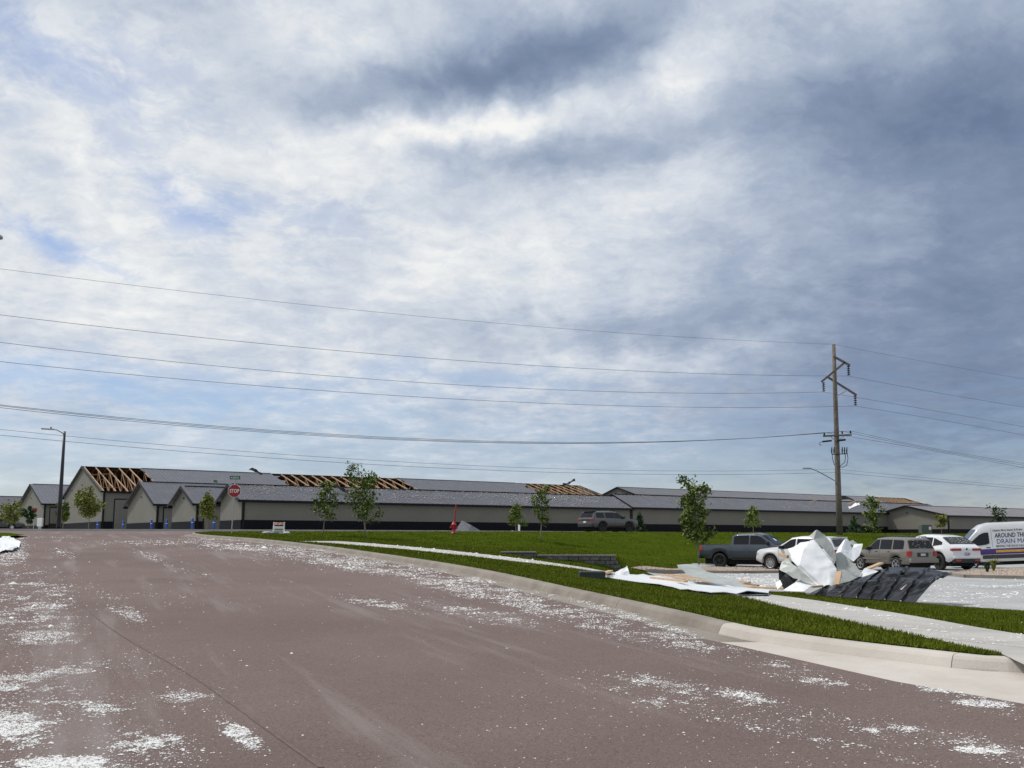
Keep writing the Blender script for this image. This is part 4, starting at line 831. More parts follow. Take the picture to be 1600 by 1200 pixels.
    def wheel(s, x, sy, rim, spokes):
        R = s.R; y = sy*(s.W/2-.13); M = Matrix.Translation((x, y, R)) @ Matrix.Rotation(-sy*math.pi/2, 4, 'X')
        t = MB().lathe([(R*.66, -.11), (R*.92, -.115), (R*.985, -.09), (R, -.05), (R, .05), (R*.985, .09), (R*.92, .115), (R*.66, .11), (R*.62, .06)], 26, M).build('wheel', tyre_m, s.r, True)
        MB().lathe([(R*.60, .02), (R*.60, .03)], 20, M).build('brake_disc', plast_m, t)
        q = MB().lathe([(R*.59, .06), (R*.66, .112), (R*.69, .118), (R*.70, .10)], 26, M)
        q = MB(); rr = MB(); n = 26; prof = [(R*.58, .045), (R*.60, .105), (R*.68, .120), (R*.70, .10)]
        for (r_, z) in prof:
            for k in range(n): a = 2*math.pi*k/n; rr.v.append(tuple(M @ Vector((r_*math.cos(a), r_*math.sin(a), z))))
        for i in range(3):
            for k in range(n): a = i*n+k; b = i*n+(k+1) % n; rr.f.append((a, b, b+n, a+n))
        for k in range(spokes):
            a = 2*math.pi*k/spokes+.3; d = Vector((math.cos(a), math.sin(a), 0)); p = Vector((-d.y, d.x, 0)); vs = []
            for (rad, hw, z) in ((R*.10, .035, .10), (R*.60, .030, .105)):
                for sg in (-1, 1):
                    for zz in (z-.03, z): vs.append(M @ (d*rad+p*hw*sg+Vector((0, 0, zz))))
            rr.add(vs, [(0, 1, 3, 2), (4, 6, 7, 5), (1, 5, 7, 3), (0, 2, 6, 4), (0, 4, 5, 1), (2, 3, 7, 6)])
        rr.lathe([(R*.15, .06), (R*.15, .105), (R*.10, .112)], 12, M).build('rim', rim, t)
    def box(s, name, x0, x1, y0, y1, z0, z1, m, parent=None, bv=.02): return bevel(MB().box(x0, x1, y0, y1, z0, z1).build(name, m, parent or s.r), bv)
    def seam(s, x, z0, z1, dx=0): s.sides('door_seam', [x-.006, x+.006+dx*0], [z0, z0], [z1, z1], plast_m, off=.003, nx=2, nz=9)
    def seamx(s, x0, z0, x1, z1):
        for sd in (1, -1):
            v = []; n = 9
            for k in range(n):
                t = k/(n-1); x = x0+(x1-x0)*t; z = z0+(z1-z0)*t; y = sd*(s.yz(x, z)+.004); v += [(x-.007, y, z), (x+.007, y, z)]
            mesh('door_seam', v, [(2*i, 2*i+1, 2*i+3, 2*i+2) for i in range(n-1)], plast_m, s.r)
    def arches(s, m, w=.075):
        for x in s.wh:
            for sd in (1, -1):
                v = []; n = 15
                for k in range(n):
                    a = math.pi*k/(n-1)
                    for rad in (s.R+s.arch-.004, s.R+s.arch+w): xx = x+rad*math.cos(a); z = max(s.sill, s.R+rad*math.sin(a)); v.append((xx, sd*(s.yz(xx, max(z, s.bot(xx)+.001))+.018), z))
                mesh('wheel_arch', v, [(2*i, 2*i+1, 2*i+3, 2*i+2) for i in range(n-1)], m, s.r, True)
    def mirror(s, x, z, m, d=.22):
        for sd in (1, -1): s.box('mirror', x-.07, x+.07, sd*(s.yz(x, z))-(.0 if sd > 0 else d), sd*(s.yz(x, z))+(d if sd > 0 else 0), z-.08, z+.09, m, bv=.03)
def carloc(px, Y, hf=None): x = atY(px, 840, Y).x; return (x, Y, float((hf or H)(x, Y))+.012)
R_ = math.radians
# dark pickup
pk_p = paint('pickup_grey', (.055, .070, .088), metal=.2)
c = Car('pickup_truck', 'dark grey crew cab pickup truck parked beside the young tree', 'pickup', carloc(1178, 55.5), R_(-34), 5.88, 2.02,
        [(-2.94, 1.26), (2.94, 1.22)], [(-2.94, 1.27), (-1.06, 1.29), (-1.03, 1.31), (-.98, 1.80), (-.70, 1.92), (.35, 1.95), (.75, 1.88), (1.55, 1.30), (2.2, 1.24), (2.8, 1.16), (2.94, 1.02)], sill=.52, wheels=(-1.72, 1.90), R=.41, tum=.20, pm=pk_p, plan=.07, rim=rimb_m, arch=.11, spokes=6)
c.sides('side_window', [-.86, -.72, .02], [1.33, 1.33, 1.33], [1.72, 1.82, 1.84], glass_m); c.sides('side_window', [.10, .62, 1.16], [1.33, 1.33, 1.33], [1.84, 1.80, 1.44], glass_m)
c.topglass('windshield', 1.50, .80, wf=.92); c.topglass('rear_window', -1.02, -.985, wf=.9)
for x in (-1.0, .06, 1.2): c.seam(x, .60, 1.24)
c.sides('tail_lamp', [-2.93, -2.78], [.92, .92], [1.24, 1.24], lamp_r, off=.012, nx=3); c.arches(pk_p, .09); c.sides('running_board', [-1.0, 1.2], [.46, .46], [.54, .54], plast_m, off=.06)
c.mirror(1.12, 1.42, plast_m, .27); c.sides('door_handle', [-.30, -.08], [1.10, 1.10], [1.15, 1.15], pk_p, off=.03); c.sides('door_handle', [.75, .97], [1.10, 1.10], [1.15, 1.15], pk_p, off=.03)
c.box('grille', 2.90, 2.97, -.72, .72, .72, 1.08, plast_m); c.box('bumper', 2.86, 3.04, -.92, .92, .46, .70, chrome); c.box('bumper', -3.05, -2.90, -.92, .92, .52, .72, plast_m)
for sy in (-1, 1): c.box('head_lamp', 2.80, 2.93, sy*.86-.11, sy*.86+.11, .84, 1.06, lamp_w)
bevel(MB().box(-2.86, -1.1, -.88, .88, 1.285, 1.32).build('bed_cover', plast_m, c.r), .01); MB().add([(1.12, -.10, 1.665), (1.30, -.10, 1.535), (1.30, .16, 1.535), (1.12, .16, 1.665)], [(0, 1, 2, 3)]).build('dash_paper', white_m, c.r)
# white SUV behind the crumpled sheets
wp = paint('suv_white', (.72, .73, .73))
suv_top = lambda s: [(-2.40, .96), (-2.34, 1.10), (-2.02, 1.66), (-1.6, 1.745), (-.2, 1.77), (.25, 1.71), (1.08, 1.21), (1.5, 1.18), (2.12, 1.10), (2.33, .99), (2.41, .74)]
c = Car('sport_utility_vehicle', 'white SUV partly hidden behind the crumpled white sheets', 'SUV', carloc(1256, 51), R_(130), 4.82, 1.95, [(-2.41, 1.10), (2.41, 1.0)], suv_top(0), sill=.36, wheels=(-1.45, 1.47), R=.385, tum=.20, pm=wp, plan=.10, spokes=10)
c.sides('side_window', [-1.92, -1.75, -1.15], [1.20, 1.16, 1.15], [1.40, 1.58, 1.62], glass_m); c.sides('side_window', [-1.08, -.12], [1.15, 1.14], [1.63, 1.65], glass_m); c.sides('side_window', [-.04, .25, .86], [1.14, 1.13, 1.12], [1.65, 1.61, 1.22], glass_m)
c.topglass('windshield', 1.02, .30, wf=.9); c.topglass('rear_window', -2.26, -2.06, wf=.9)
for x in (-1.1, -.08): c.seam(x, .48, 1.12)
c.seamx(.95, .50, .95, 1.08); c.mirror(.78, 1.2, plast_m); c.sides('door_handle', [-.95, -.76], [.98, .98], [1.02, 1.02], wp, off=.03); c.sides('door_handle', [.10, .29], [.97, .97], [1.01, 1.01], wp, off=.03)
c.arches(plast_m, .05); c.sides('lower_trim', [-1.0, 1.0], [.36, .36], [.47, .47], plast_m, off=.01)
for sy in (-1, 1): c.box('tail_lamp', -2.44, -2.26, sy*.78-.17, sy*.78+.17, .96, 1.10, lamp_r); c.box('head_lamp', 2.2, 2.36, sy*.74-.18, sy*.74+.18, .80, .90, lamp_w)
c.box('bumper', -2.47, -2.30, -.88, .88, .42, .66, plast_m); c.box('spoiler', -2.14, -1.80, -.66, .66, 1.69, 1.735, wp); c.box('plate', -2.475, -2.42, -.16, .16, .76, .88, white_m)
# older tan SUV
tp_ = paint('suv_tan', (.235, .215, .185), metal=.35)
c = Car('sport_utility_vehicle', 'older tan SUV parked behind the crumpled black panel', 'SUV', carloc(1391, 50.6), R_(109), 4.55, 1.80, [(-2.28, 1.06), (2.28, 1.0)],
        [(-2.28, .98), (-2.24, 1.08), (-2.02, 1.62), (-1.85, 1.69), (-.2, 1.72), (.18, 1.67), (.85, 1.12), (1.3, 1.07), (2.1, 1.0), (2.25, .9), (2.28, .74)], sill=.38, wheels=(-1.33, 1.36), R=.365, tum=.17, pm=tp_, plan=.07, spokes=5)
c.sides('side_window', [-1.88, -1.82, -1.12], [1.14, 1.13, 1.12], [1.52, 1.58, 1.60], glass_m); c.sides('side_window', [-1.03, -.18], [1.12, 1.12], [1.60, 1.62], glass_m); c.sides('side_window', [-.10, .15, .70], [1.12, 1.11, 1.10], [1.62, 1.59, 1.18], glass_m)
c.topglass('windshield', .80, .22, wf=.9); rw = c.topglass('rear_window', -2.21, -2.05, wf=.92)
for x in (-1.07, -.14, .80): c.seam(x, .50, 1.10)
c.sides('body_moulding', [-2.2, 2.1], [.60, .60], [.68, .68], mat('tan_cladding', (.19, .175, .155), rough=.6), off=.02); c.sides('lower_trim', [-2.2, 2.2], [.385, .385], [.52, .52], mat('tan_cladding', (.19, .175, .155)), off=.014, nx=26)
c.arches(mat('tan_cladding', (.19, .175, .155)), .06); c.mirror(.66, 1.15, plast_m, .2)
for sy in (-1, 1): c.box('tail_lamp', -2.31, -2.10, sy*.765-.105, sy*.765+.105, .78, 1.04, lamp_r)
c.box('bumper', -2.42, -2.22, -.86, .86, .46, .68, mat('tan_cladding', (.19, .175, .155)), bv=.05); c.box('plate_panel', -2.30, -2.27, -.34, .34, .76, .96, plast_m); c.box('plate', -2.315, -2.285, -.15, .15, .80, .92, mat('plate_white', (.5, .5, .52)))
for sy in (-1, 1): MB().tube([(-1.9, sy*.62, 1.73), (-1.85, sy*.62, 1.77), (.0, sy*.62, 1.79), (.1, sy*.62, 1.74)], .018, 6).build('roof_rail', plast_m, c.r)
c.sides('door_handle', [-.95, -.78], [.98, .98], [1.02, 1.02], plast_m, off=.02); c.sides('door_handle', [-.02, .15], [.98, .98], [1.02, 1.02], plast_m, off=.02)
fl = [(x, y) for x in np.linspace(-2.21, -2.06, 6) for y in RNG.uniform(-.5, .5, 5)]
P = np.array([(x-.03, y, c.top(x)+.045) for x, y in fl]); pebbles('foam_flecks', len(P), lambda m: P, .012, .03, foam, .5, c.r)['kind'] = 'stuff'
# white SUV with sloping tail
wq = paint('suv_white_b', (.74, .75, .76))
c = Car('sport_utility_vehicle', 'white SUV with sloping tailgate between the tan SUV and the van', 'SUV', carloc(1455, 53.2), R_(109), 4.97, 2.0, [(-2.48, 1.10), (2.48, 1.02)],
        [(-2.48, 1.05), (-2.42, 1.14), (-1.55, 1.63), (-1.1, 1.70), (-.1, 1.73), (.3, 1.67), (1.15, 1.16), (1.6, 1.12), (2.2, 1.02), (2.44, .86), (2.48, .7)], sill=.40, wheels=(-1.5, 1.48), R=.40, tum=.22, pm=wq, plan=.10, rim=rimb_m, spokes=5)
c.r.scale = (1, 1, 1.08)
c.sides('side_window', [-1.75, -1.1], [1.24, 1.17], [1.36, 1.58], glass_m); c.sides('side_window', [-1.02, -.1], [1.17, 1.16], [1.59, 1.61], glass_m); c.sides('side_window', [-.02, .28, .9], [1.16, 1.15, 1.14], [1.61, 1.57, 1.24], glass_m)
c.topglass('windshield', 1.08, .36, wf=.9); c.topglass('rear_window', -2.20, -1.62, wf=.93)
fl = [(x, y) for x in np.linspace(-2.15, -1.72, 8) for y in RNG.uniform(-.6, .6, 9)]; P = np.array([(x, y, c.top(x)+.045) for x, y in fl]); pebbles('foam_flecks', len(P), lambda m: P, .02, .05, foam, .4, c.r)['kind'] = 'stuff'
c.arches(plast_m, .06); c.sides('lower_trim', [-1.05, 1.0], [.40, .40], [.52, .52], plast_m, off=.012)
for sy in (-1, 1): c.box('tail_lamp', -2.53, -2.32, sy*.66-.29, sy*.66+.29, .95, 1.07, lamp_r, bv=.03); c.box('reflector', -2.55, -2.42, sy*.62-.18, sy*.62+.18, .44, .53, lamp_r)
c.box('bumper', -2.55, -2.36, -.90, .90, .56, .72, wq, bv=.06); c.box('lower_bumper', -2.52, -2.3, -.86, .86, .36, .56, plast_m, bv=.04); c.box('plate', -2.555, -2.47, -.15, .15, .74, .87, mat('plate_blue', (.12, .14, .36), (.5, .5, .6), .5, 12)); c.box('badge', -2.515, -2.47, -.05, .05, .98, 1.08, plast_m, bv=.03); c.mirror(.82, 1.22, wq)
for x in (-1.06, -.06): c.seam(x, .55, 1.15)
# grey SUV on the cross street
gp_ = paint('suv_grey', (.085, .09, .09), metal=.2)
c = Car('sport_utility_vehicle', 'grey SUV with roof rails standing on the cross street', 'SUV', carloc(951, 81, U), R_(35), 5.02, 1.98, [(-2.5, 1.14), (2.5, 1.08)],
        [(-2.5, 1.0), (-2.46, 1.15), (-2.22, 1.68), (-2.0, 1.75), (-.3, 1.79), (.2, 1.74), (1.15, 1.22), (1.6, 1.18), (2.3, 1.10), (2.47, .98), (2.51, .8)], sill=.42, wheels=(-1.42, 1.48), R=.40, tum=.20, pm=gp_, plan=.08, rim=rimb_m, spokes=6)
c.sides('side_window', [-2.05, -1.95, -1.22], [1.24, 1.22, 1.21], [1.52, 1.62, 1.64], glass_m); c.sides('side_window', [-1.08, -.12], [1.21, 1.20], [1.65, 1.67], glass_m); c.sides('side_window', [-.08, .2, .95], [1.20, 1.19, 1.18], [1.67, 1.64, 1.26], glass_m)
c.topglass('windshield', 1.08, .26, wf=.9); c.topglass('rear_window', -2.42, -2.25, wf=.9); c.arches(plast_m, .09); c.sides('lower_trim', [-1.0, 1.0], [.42, .42], [.58, .58], plast_m, off=.012)
for sy in (-1, 1):
    c.box('tail_lamp', -2.54, -2.2, sy*.76-.2, sy*.76+.21, 1.02, 1.14, lamp_r, bv=.03); MB().tube([(-2.0, sy*.66, 1.78), (-1.9, sy*.66, 1.83), (.0, sy*.66, 1.85), (.15, sy*.66, 1.79)], .022, 6).build('roof_rail', plast_m, c.r)
c.box('light_bar', -2.535, -2.47, -.56, .56, 1.02, 1.12, plast_m); c.box('bumper', -2.58, -2.36, -.92, .92, .46, .78, plast_m, bv=.05); c.box('plate', -2.59, -2.5, -.16, .16, .80, .93, white_m); c.box('spoiler', -2.36, -1.9, -.72, .72, 1.725, 1.765, plast_m); c.mirror(.85, 1.27, plast_m)
for x in (-1.14, -.1, 1.05): c.seam(x, .60, 1.18)
# lettered van
vp = paint('van_white', (.72, .73, .73)); purple = mat('van_purple', (.045, .012, .14), (.055, .016, .17), .3, 2, coat=.4)
VL = 5.98
vloc = carloc(1573, 55)
c = Car('van', 'white high roofed van with purple stripe and drain service lettering', 'van', (vloc[0], vloc[1], vloc[2]+.02), R_(164), VL, 2.06, [(-VL/2, 1.34), (VL/2, 1.20)],
        [(-VL/2, 2.40), (-VL/2+.06, 2.50), (-2.6, 2.53), (.9, 2.55), (1.28, 2.46), (1.58, 2.24), (2.32, 1.42), (2.82, 1.16), (2.93, 1.0), (2.99, .8)], sill=.40, wheels=(-1.62, 2.02), R=.36, tum=.10, pm=vp, plan=.06, pitch=R_(2.6), spokes=8)
c.sides('side_window', [1.02, 1.12, 1.45, 2.18], [1.42, 1.36, 1.32, 1.28], [2.02, 2.04, 1.96, 1.34], glass_m); c.topglass('windshield', 2.27, 1.62, wf=.9)
c.seam(.88, .60, 2.28); c.seamx(2.0, .80, 2.1, 1.26); c.sides('door_handle', [1.0, 1.22], [1.16, 1.16], [1.21, 1.21], plast_m, off=.025)
st = c.sides('stripe', [-2.9, 1.9, 2.2], [.82, .80, .98], [1.14, 1.10, 1.08], purple, off=.010, nx=24); c.sides('cladding', [-.9, 1.45], [.56, .56], [.77, .77], mat('grey_cladding', (.055, .056, .058), rough=.6), off=.02, nx=14); c.mirror(1.98, 1.40, plast_m, .25)
yb = c.patch('banner', [.75, -.95][::-1], [.90, .90], [1.03, 1.03], mat('yellow_strip', (.75, .42, .05), (.55, .28, .04), .5, 9), side=1, off=.014)
navy = mat('navy_ink', (.016, .018, .05), rough=.4); blue_i = mat('blue_ink', (.012, .045, .24), rough=.4)
def van_text(txt, size, x0, z0, m, wf=1., shear=0., bold=.0):
    me, co = text_mesh(txt, size, bold, shear, wf); V = np.empty_like(co)
    for i, (a, b, _) in enumerate(co): x = x0-a; z = z0+b; V[i] = (x, c.yz(x, z)+.014, z)
    me.vertices.foreach_set('co', V.ravel()); me.update(); link('lettering', me, m, c.r)
van_text('Cleaning More Sewers & Drains', .15, .80, 2.07, navy, .78, .2, .003); van_text('AROUND THE', .34, .72, 1.72, navy, .72, .15, .006); van_text('DRAIN MA', .36, .66, 1.385, blue_i, .88, 0, .0); van_text('SERVING THE SIOUX FALLS AREA', .155, .72, 1.19, navy, .80, 0, .003)
MB().box(2.86, 3.06, -.96, .96, .40, .66).build('bumper', plast_m, c.r)
for sy in (-1, 1): c.box('head_lamp', 2.55, 2.86, sy*.80-.14, sy*.80+.14, .86, 1.10, lamp_w)
# dark cars far left
c = Car('parked_car', 'dark car at the far left edge below the pale tree', 'car', carloc(2, 118, U), R_(10), 4.7, 1.85, [(-2.35, .95), (2.35, .9)], [(-2.35, .95), (-1.6, 1.02), (-.9, 1.40), (.2, 1.44), (1.1, .98), (2.2, .86), (2.35, .7)], wheels=(-1.4, 1.4), R=.33, pm=paint('car_black', (.012, .012, .014)))
c.sides('side_window', [-1.2, -.8, .2, .9], [1.02, 1.0, 1.0, 1.0], [1.05, 1.32, 1.34, 1.04], glass_m)
# ------------------------------------------------------------------ wreckage of torn roofing
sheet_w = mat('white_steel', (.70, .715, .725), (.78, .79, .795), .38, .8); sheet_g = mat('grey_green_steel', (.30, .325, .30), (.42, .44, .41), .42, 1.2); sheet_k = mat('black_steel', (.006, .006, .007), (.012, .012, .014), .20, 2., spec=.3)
from mathutils import noise as mnoise
def sheet(name, label, V, Fc, m, cuts=2, amp=.02, cat='sheet', th=.006, fr=3., smooth=False, grp='torn roofing wreckage'):
    P = [atY(x, y, Y) for x, y, Y in V]; bm = bmesh.new(); vs = [bm.verts.new(p) for p in P]
    for f in Fc: bm.faces.new([vs[i] for i in f])
    bmesh.ops.triangulate(bm, faces=bm.faces)
    if cuts: bmesh.ops.subdivide_edges(bm, edges=bm.edges, cuts=cuts, use_grid_fill=True)
    bm.normal_update()
    for v in bm.verts: v.co += v.normal*(mnoise.noise(v.co*fr*.8)*amp*1.5+abs(mnoise.noise(v.co*fr+Vector((3, 1, 2))))*amp*1.6+abs(mnoise.noise(v.co*fr*3.1+Vector((1, 7, 2))))*amp*.6)
    for v in bm.verts: v.co.z = max(v.co.z, float(H(v.co.x, v.co.y))+.02)
    me = bpy.data.meshes.new(name); bm.to_mesh(me); bm.free(); o = link(name, me, m, None, smooth)
    if smooth: me.set_sharp_from_angle(angle=math.radians(22))
    solid(o, th); return tag(o, label, cat, grp)
B_ = 27.6
_p = lambda x, y, d=0: (x, y, B_-1.25*(y-842)/77+d)
sheet('crumpled_sheet', 'large crumpled white steel sheet standing in the middle of the wreckage', [_p(1265, 843), _p(1271.5, 841.5), _p(1300, 875), _p(1308, 889), _p(1306, 907), _p(1302, 919), _p(1288, 919.5), _p(1260, 898, .05), _p(1245, 885, .1), _p(1237, 876, .3), _p(1234, 866, .45), _p(1230, 857, .6), _p(1252, 846, .4), _p(1249, 881, -.05), _p(1286, 888.5, -.06), _p(1254, 862, -.03), _p(1241, 853, .3), _p(1244, 868, .12)],
      [(0, 1, 15), (0, 15, 16, 12), (12, 16, 11), (16, 17, 10, 11), (15, 17, 16), (15, 13, 17), (17, 13, 9, 10), (13, 8, 9), (1, 2, 14, 13, 15), (2, 3, 14), (14, 3, 4, 5, 6), (13, 14, 6, 7, 8)], sheet_w, 10, .035, fr=2.2, smooth=True)
sheet('bent_panel', 'grey green steel panel leaning up behind the large white sheet', [(1276, 828.3, B_+.3), (1264, 838, B_+.45), (1271, 843, B_+.15), (1288, 836, B_+.35), (1300, 851, B_+.2), (1306, 866, B_), (1306, 879, B_-.2), (1295, 868, B_-.1), (1285, 856, B_+.02)], [(0, 1, 2), (0, 2, 8, 3), (3, 8, 7, 4), (4, 7, 6, 5)], sheet_g, 3, .02)
sheet('bent_panel', 'grey green steel panel folded over the black hollow at the left of the wreckage', [(1217, 889, B_-.2), (1221, 877.5, B_-.1), (1230, 871.5, B_-.05), (1238, 881, B_-.4), (1246, 886, B_-.7), (1271, 908, B_-1.1), (1252, 906, B_-.9), (1239, 903, B_-.7), (1228, 895, B_-.5)], [(0, 1, 3, 8), (1, 2, 3), (8, 3, 4, 7), (7, 4, 5, 6)], sheet_g, 3, .025)
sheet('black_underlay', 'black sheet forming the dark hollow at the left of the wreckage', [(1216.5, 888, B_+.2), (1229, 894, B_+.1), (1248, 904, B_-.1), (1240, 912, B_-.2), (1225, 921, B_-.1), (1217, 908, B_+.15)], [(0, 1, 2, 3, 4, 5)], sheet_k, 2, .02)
sheet('crumpled_sheet', 'white sheet scrap lying under the left of the wreckage', [(1223, 922, B_-.9), (1236, 912, B_-.75), (1250, 906, B_-.7), (1270, 912, B_-1.0), (1262, 920, B_-1.2), (1256, 924, B_-1.3)], [(0, 1, 2, 5), (2, 3, 4, 5)], sheet_w, 3, .03)
sheet('crumpled_sheet', 'small white scrap at the far left foot of the wreckage', [(1211, 911, B_-.3), (1218, 905, B_-.3), (1222, 913, B_-.5), (1215, 921, B_-.6)], [(0, 1, 2, 3)], sheet_w, 2, .02)
sheet('crumpled_sheet', 'white bent sheet curling up like a crown at the right of the wreckage', [(1322, 841.5, B_-.3), (1306, 865, B_-.5), (1314, 862.5, B_-.75), (1322, 869, B_-.8), (1333, 878, B_-.85), (1343, 868, B_-.6), (1348, 851, B_-.2), (1335, 851, B_-.1), (1330, 859, B_-.5), (1327, 848, B_-.2), (1316, 856, B_-.6)], [(0, 1, 2, 10), (0, 10, 8, 9), (10, 2, 3, 8), (8, 3, 4, 5), (8, 5, 6, 7)], sheet_w, 4, .02)
sheet('bent_panel', 'torn grey green scrap poking up behind the crown shaped white sheet', [(1327, 849, B_), (1328, 845, B_+.1), (1333, 843, B_+.15), (1341, 850, B_+.1), (1335, 853, B_)], [(0, 1, 2, 3, 4)], sheet_g, 2, .015)
sheet('bent_panel', 'grey green steel panel rolled into a tube under the crown shaped sheet', [(1306, 865, B_-.45), (1313, 864, B_-.1), (1321, 868, B_+.1), (1333, 879, B_-.1), (1346, 893, B_-.4), (1340, 904, B_-.75), (1318, 914, B_-1.1), (1316, 890, B_-.55), (1308, 889, B_-.6), (1307, 878, B_-.5), (1312, 914, B_-1.1), (1322, 884, B_-.2)], [(0, 1, 11, 7, 8, 9), (1, 2, 3, 11), (11, 3, 4, 7), (7, 4, 5, 6), (8, 7, 6, 10)], sheet_g, 3, .02)
sheet('crumpled_sheet', 'white sheet peeking out between the tube shaped panel and black panel', [(1346, 893, B_-.3), (1352, 887, B_), (1366, 889, B_), (1373, 893, B_-.2), (1358, 901, B_-.6), (1345, 903, B_-.6)], [(0, 1, 2, 3, 4, 5)], sheet_w, 3, .03)
board('board', 'splintered upright board wedged in the middle of the wreckage', atY(1311, 893, B_-1.05), atY(1306.5, 917, B_-1.35), .15, .04)
board('board', 'pale board end sticking out left of the large white sheet', atY(1217, 866, B_+.6), atY(1231, 870, B_+.2), .07, .09)
board('board', 'board lying below the large white sheet', atY(1268, 917, B_-1.5), atY(1285, 915.5, B_-1.45), .12, .05)
board('board', 'board sticking up between the wreckage and the tan SUV', atY(1353, 890, B_+.4), atY(1377, 880, B_+.8), .16, .05)
def black_panel():
    bot = [(1259, 929, 26.4), (1316, 933.5, 25.2), (1352, 936, 24.8), (1386, 938, 24.5), (1430, 942, 23.8)]; top = [(1300, 917, 26.5), (1371, 894, 26.4), (1390, 886.5, 26.3), (1445, 887, 25.9), (1489, 897, 25.3)]
    A = [atY(*p) for p in bot]; Bt = [atY(*p) for p in top]; NU, NV = 61, 17; v = []; f = []
    def poly(P, t): k = t*(len(P)-1); i = min(int(k), len(P)-2); return P[i].lerp(P[i+1], k-i)
    for i in range(NU):
        s = i/(NU-1); a = poly(A, s); b = poly(Bt, s)
        for j in range(NV):
            t = j/(NV-1); p = a.lerp(b, t); p.z += .22*math.sin(math.pi*t)*(.3+.7*s)*.6
            ph = (s*6.3+.55*t) % 1; rib = .06 if .43 < ph < .53 else 0
            wr = mnoise.noise(p*1.5)*.16+abs(mnoise.noise(p*2.6+Vector((5, 2, 1))))*.16-abs(mnoise.noise(p*5.5))*.06; p += Vector((.2, -.6, .75))*(rib+wr*math.sin(math.pi*min(1, t*1.1))); p.z = max(p.z, float(H(p.x, p.y))+.02); v.append(p)
    f = [(i*NV+j, (i+1)*NV+j, (i+1)*NV+j+1, i*NV+j+1) for i in range(NU-1) for j in range(NV-1)]
    o = mesh('roof_panel', v, f, sheet_k); solid(o, .006); tag(o, 'big crumpled black ribbed roof panel draped at the right of the wreckage', 'roof panel', 'torn roofing wreckage')
black_panel()
def ground_sheet(name, label, V, m, lift=.03, cuts=3, amp=.03, Fc=None, cat='sheet'):
    Q = []
    for x, y, *l in V: g = G(x, y); Q.append((g.x, g.y, g.z+lift+(l[0] if l else 0)))
    bm = bmesh.new(); vs = [bm.verts.new(p) for p in Q]
    for f in (Fc or [range(len(Q))]): bm.faces.new([vs[i] for i in f])
    bmesh.ops.triangulate(bm, faces=bm.faces); bmesh.ops.subdivide_edges(bm, edges=bm.edges, cuts=cuts, use_grid_fill=True)
    for v in bm.verts: v.co.z = max(v.co.z+mnoise.noise(v.co*1.7)*amp+abs(mnoise.noise(v.co*4.1))*amp, float(H(v.co.x, v.co.y))+.02)
    me = bpy.data.meshes.new(name); bm.to_mesh(me); bm.free(); o = link(name, me, m); solid(o, .012, 1); return tag(o, label, cat, 'torn roofing wreckage')
ground_sheet('flat_sheet', 'long flat white sheet lying over the sidewalk left of the wreckage', [(939, 904), (1020, 917), (1075, 927), (1112, 932), (1200, 931), (1204, 925), (1135, 919), (1075, 914), (1040, 902), (995, 900), (957, 901)], sheet_w, .05, 4, .05)
ground_sheet('flat_sheet', 'black edged strip under the long flat white sheet', [(1075, 928), (1112, 933.5), (1200, 932.5), (1206, 929), (1140, 928)], sheet_k, .02, 2, .01)
g0 = G(985, 903)
sheet('crumpled_sheet', 'crumpled white sheet at the left end of the flat debris', [(955, 903, g0.y), (956, 896, g0.y+.2), (968, 889, g0.y+.4), (980, 884, g0.y+.5), (984, 896, g0.y+.3), (993, 901, g0.y+.1), (1002, 898, g0.y+.3), (1016, 909, g0.y-.4), (1010, 913, g0.y-.7), (985, 909, g0.y-.5), (966, 906, g0.y-.2)], [(0, 1, 2, 4, 10), (2, 3, 4), (10, 4, 5, 9), (5, 6, 7, 9), (9, 7, 8)], sheet_w, 4, .05, fr=4)
sheet('bent_panel', 'long curled grey green panel lying before the gravel bed', [(1057.5, 881, 33.5), (1085, 880.5, 34), (1105, 892, 32), (1125, 901, 30.5), (1150, 906, 29.6), (1170, 917, 27.5), (1140, 914.5, 28.2), (1100, 906, 29.2), (1075, 897, 30.5), (1060, 887, 32)], [(0, 1, 2, 8, 9), (2, 3, 7, 8), (3, 4, 6, 7), (4, 5, 6)], sheet_g, 4, .03, fr=2)
def gboard(label, x0, y0, x1, y1, w=.10, h=.05, lift=.16, m=None):
    a = G(x0, y0); b = G(x1, y1); return board('board', label, (a.x, a.y, a.z+lift), (b.x, b.y, b.z+lift), w, h, m)
gboard('uppermost of the long boards lying on the flat white sheet', 1064, 904, 1172, 917.5); gboard('second of the long boards lying on the flat white sheet', 1046, 903.5, 1165, 919); gboard('third of the long boards lying on the flat white sheet', 1030, 904, 1136, 919.5)
gboard('short board on the near edge of the flat white sheet', 1018, 911, 1072, 919); gboard('long board running from the flat sheet to the black panel', 1136, 920, 1258, 926.5, .14, .06, .1); gboard('short board end beside the dark block', 938, 906, 954, 898, .16, .06, .12)
gboard('thin board between the flat sheet and the curled panel', 1090, 905.5, 1185, 919.5, .08, .05, .1, wood_d)
p = G(925, 905); bevel(tag(MB().box(p.x-.33, p.x+.33, p.y-.2, p.y+.25, p.z, p.z+.2).build('dark_block', mat('dark_green_block', (.020, .026, .024), (.045, .055, .05), .7, 6)), 'dark green block lying on the grass by the sidewalk', 'block'), .03)
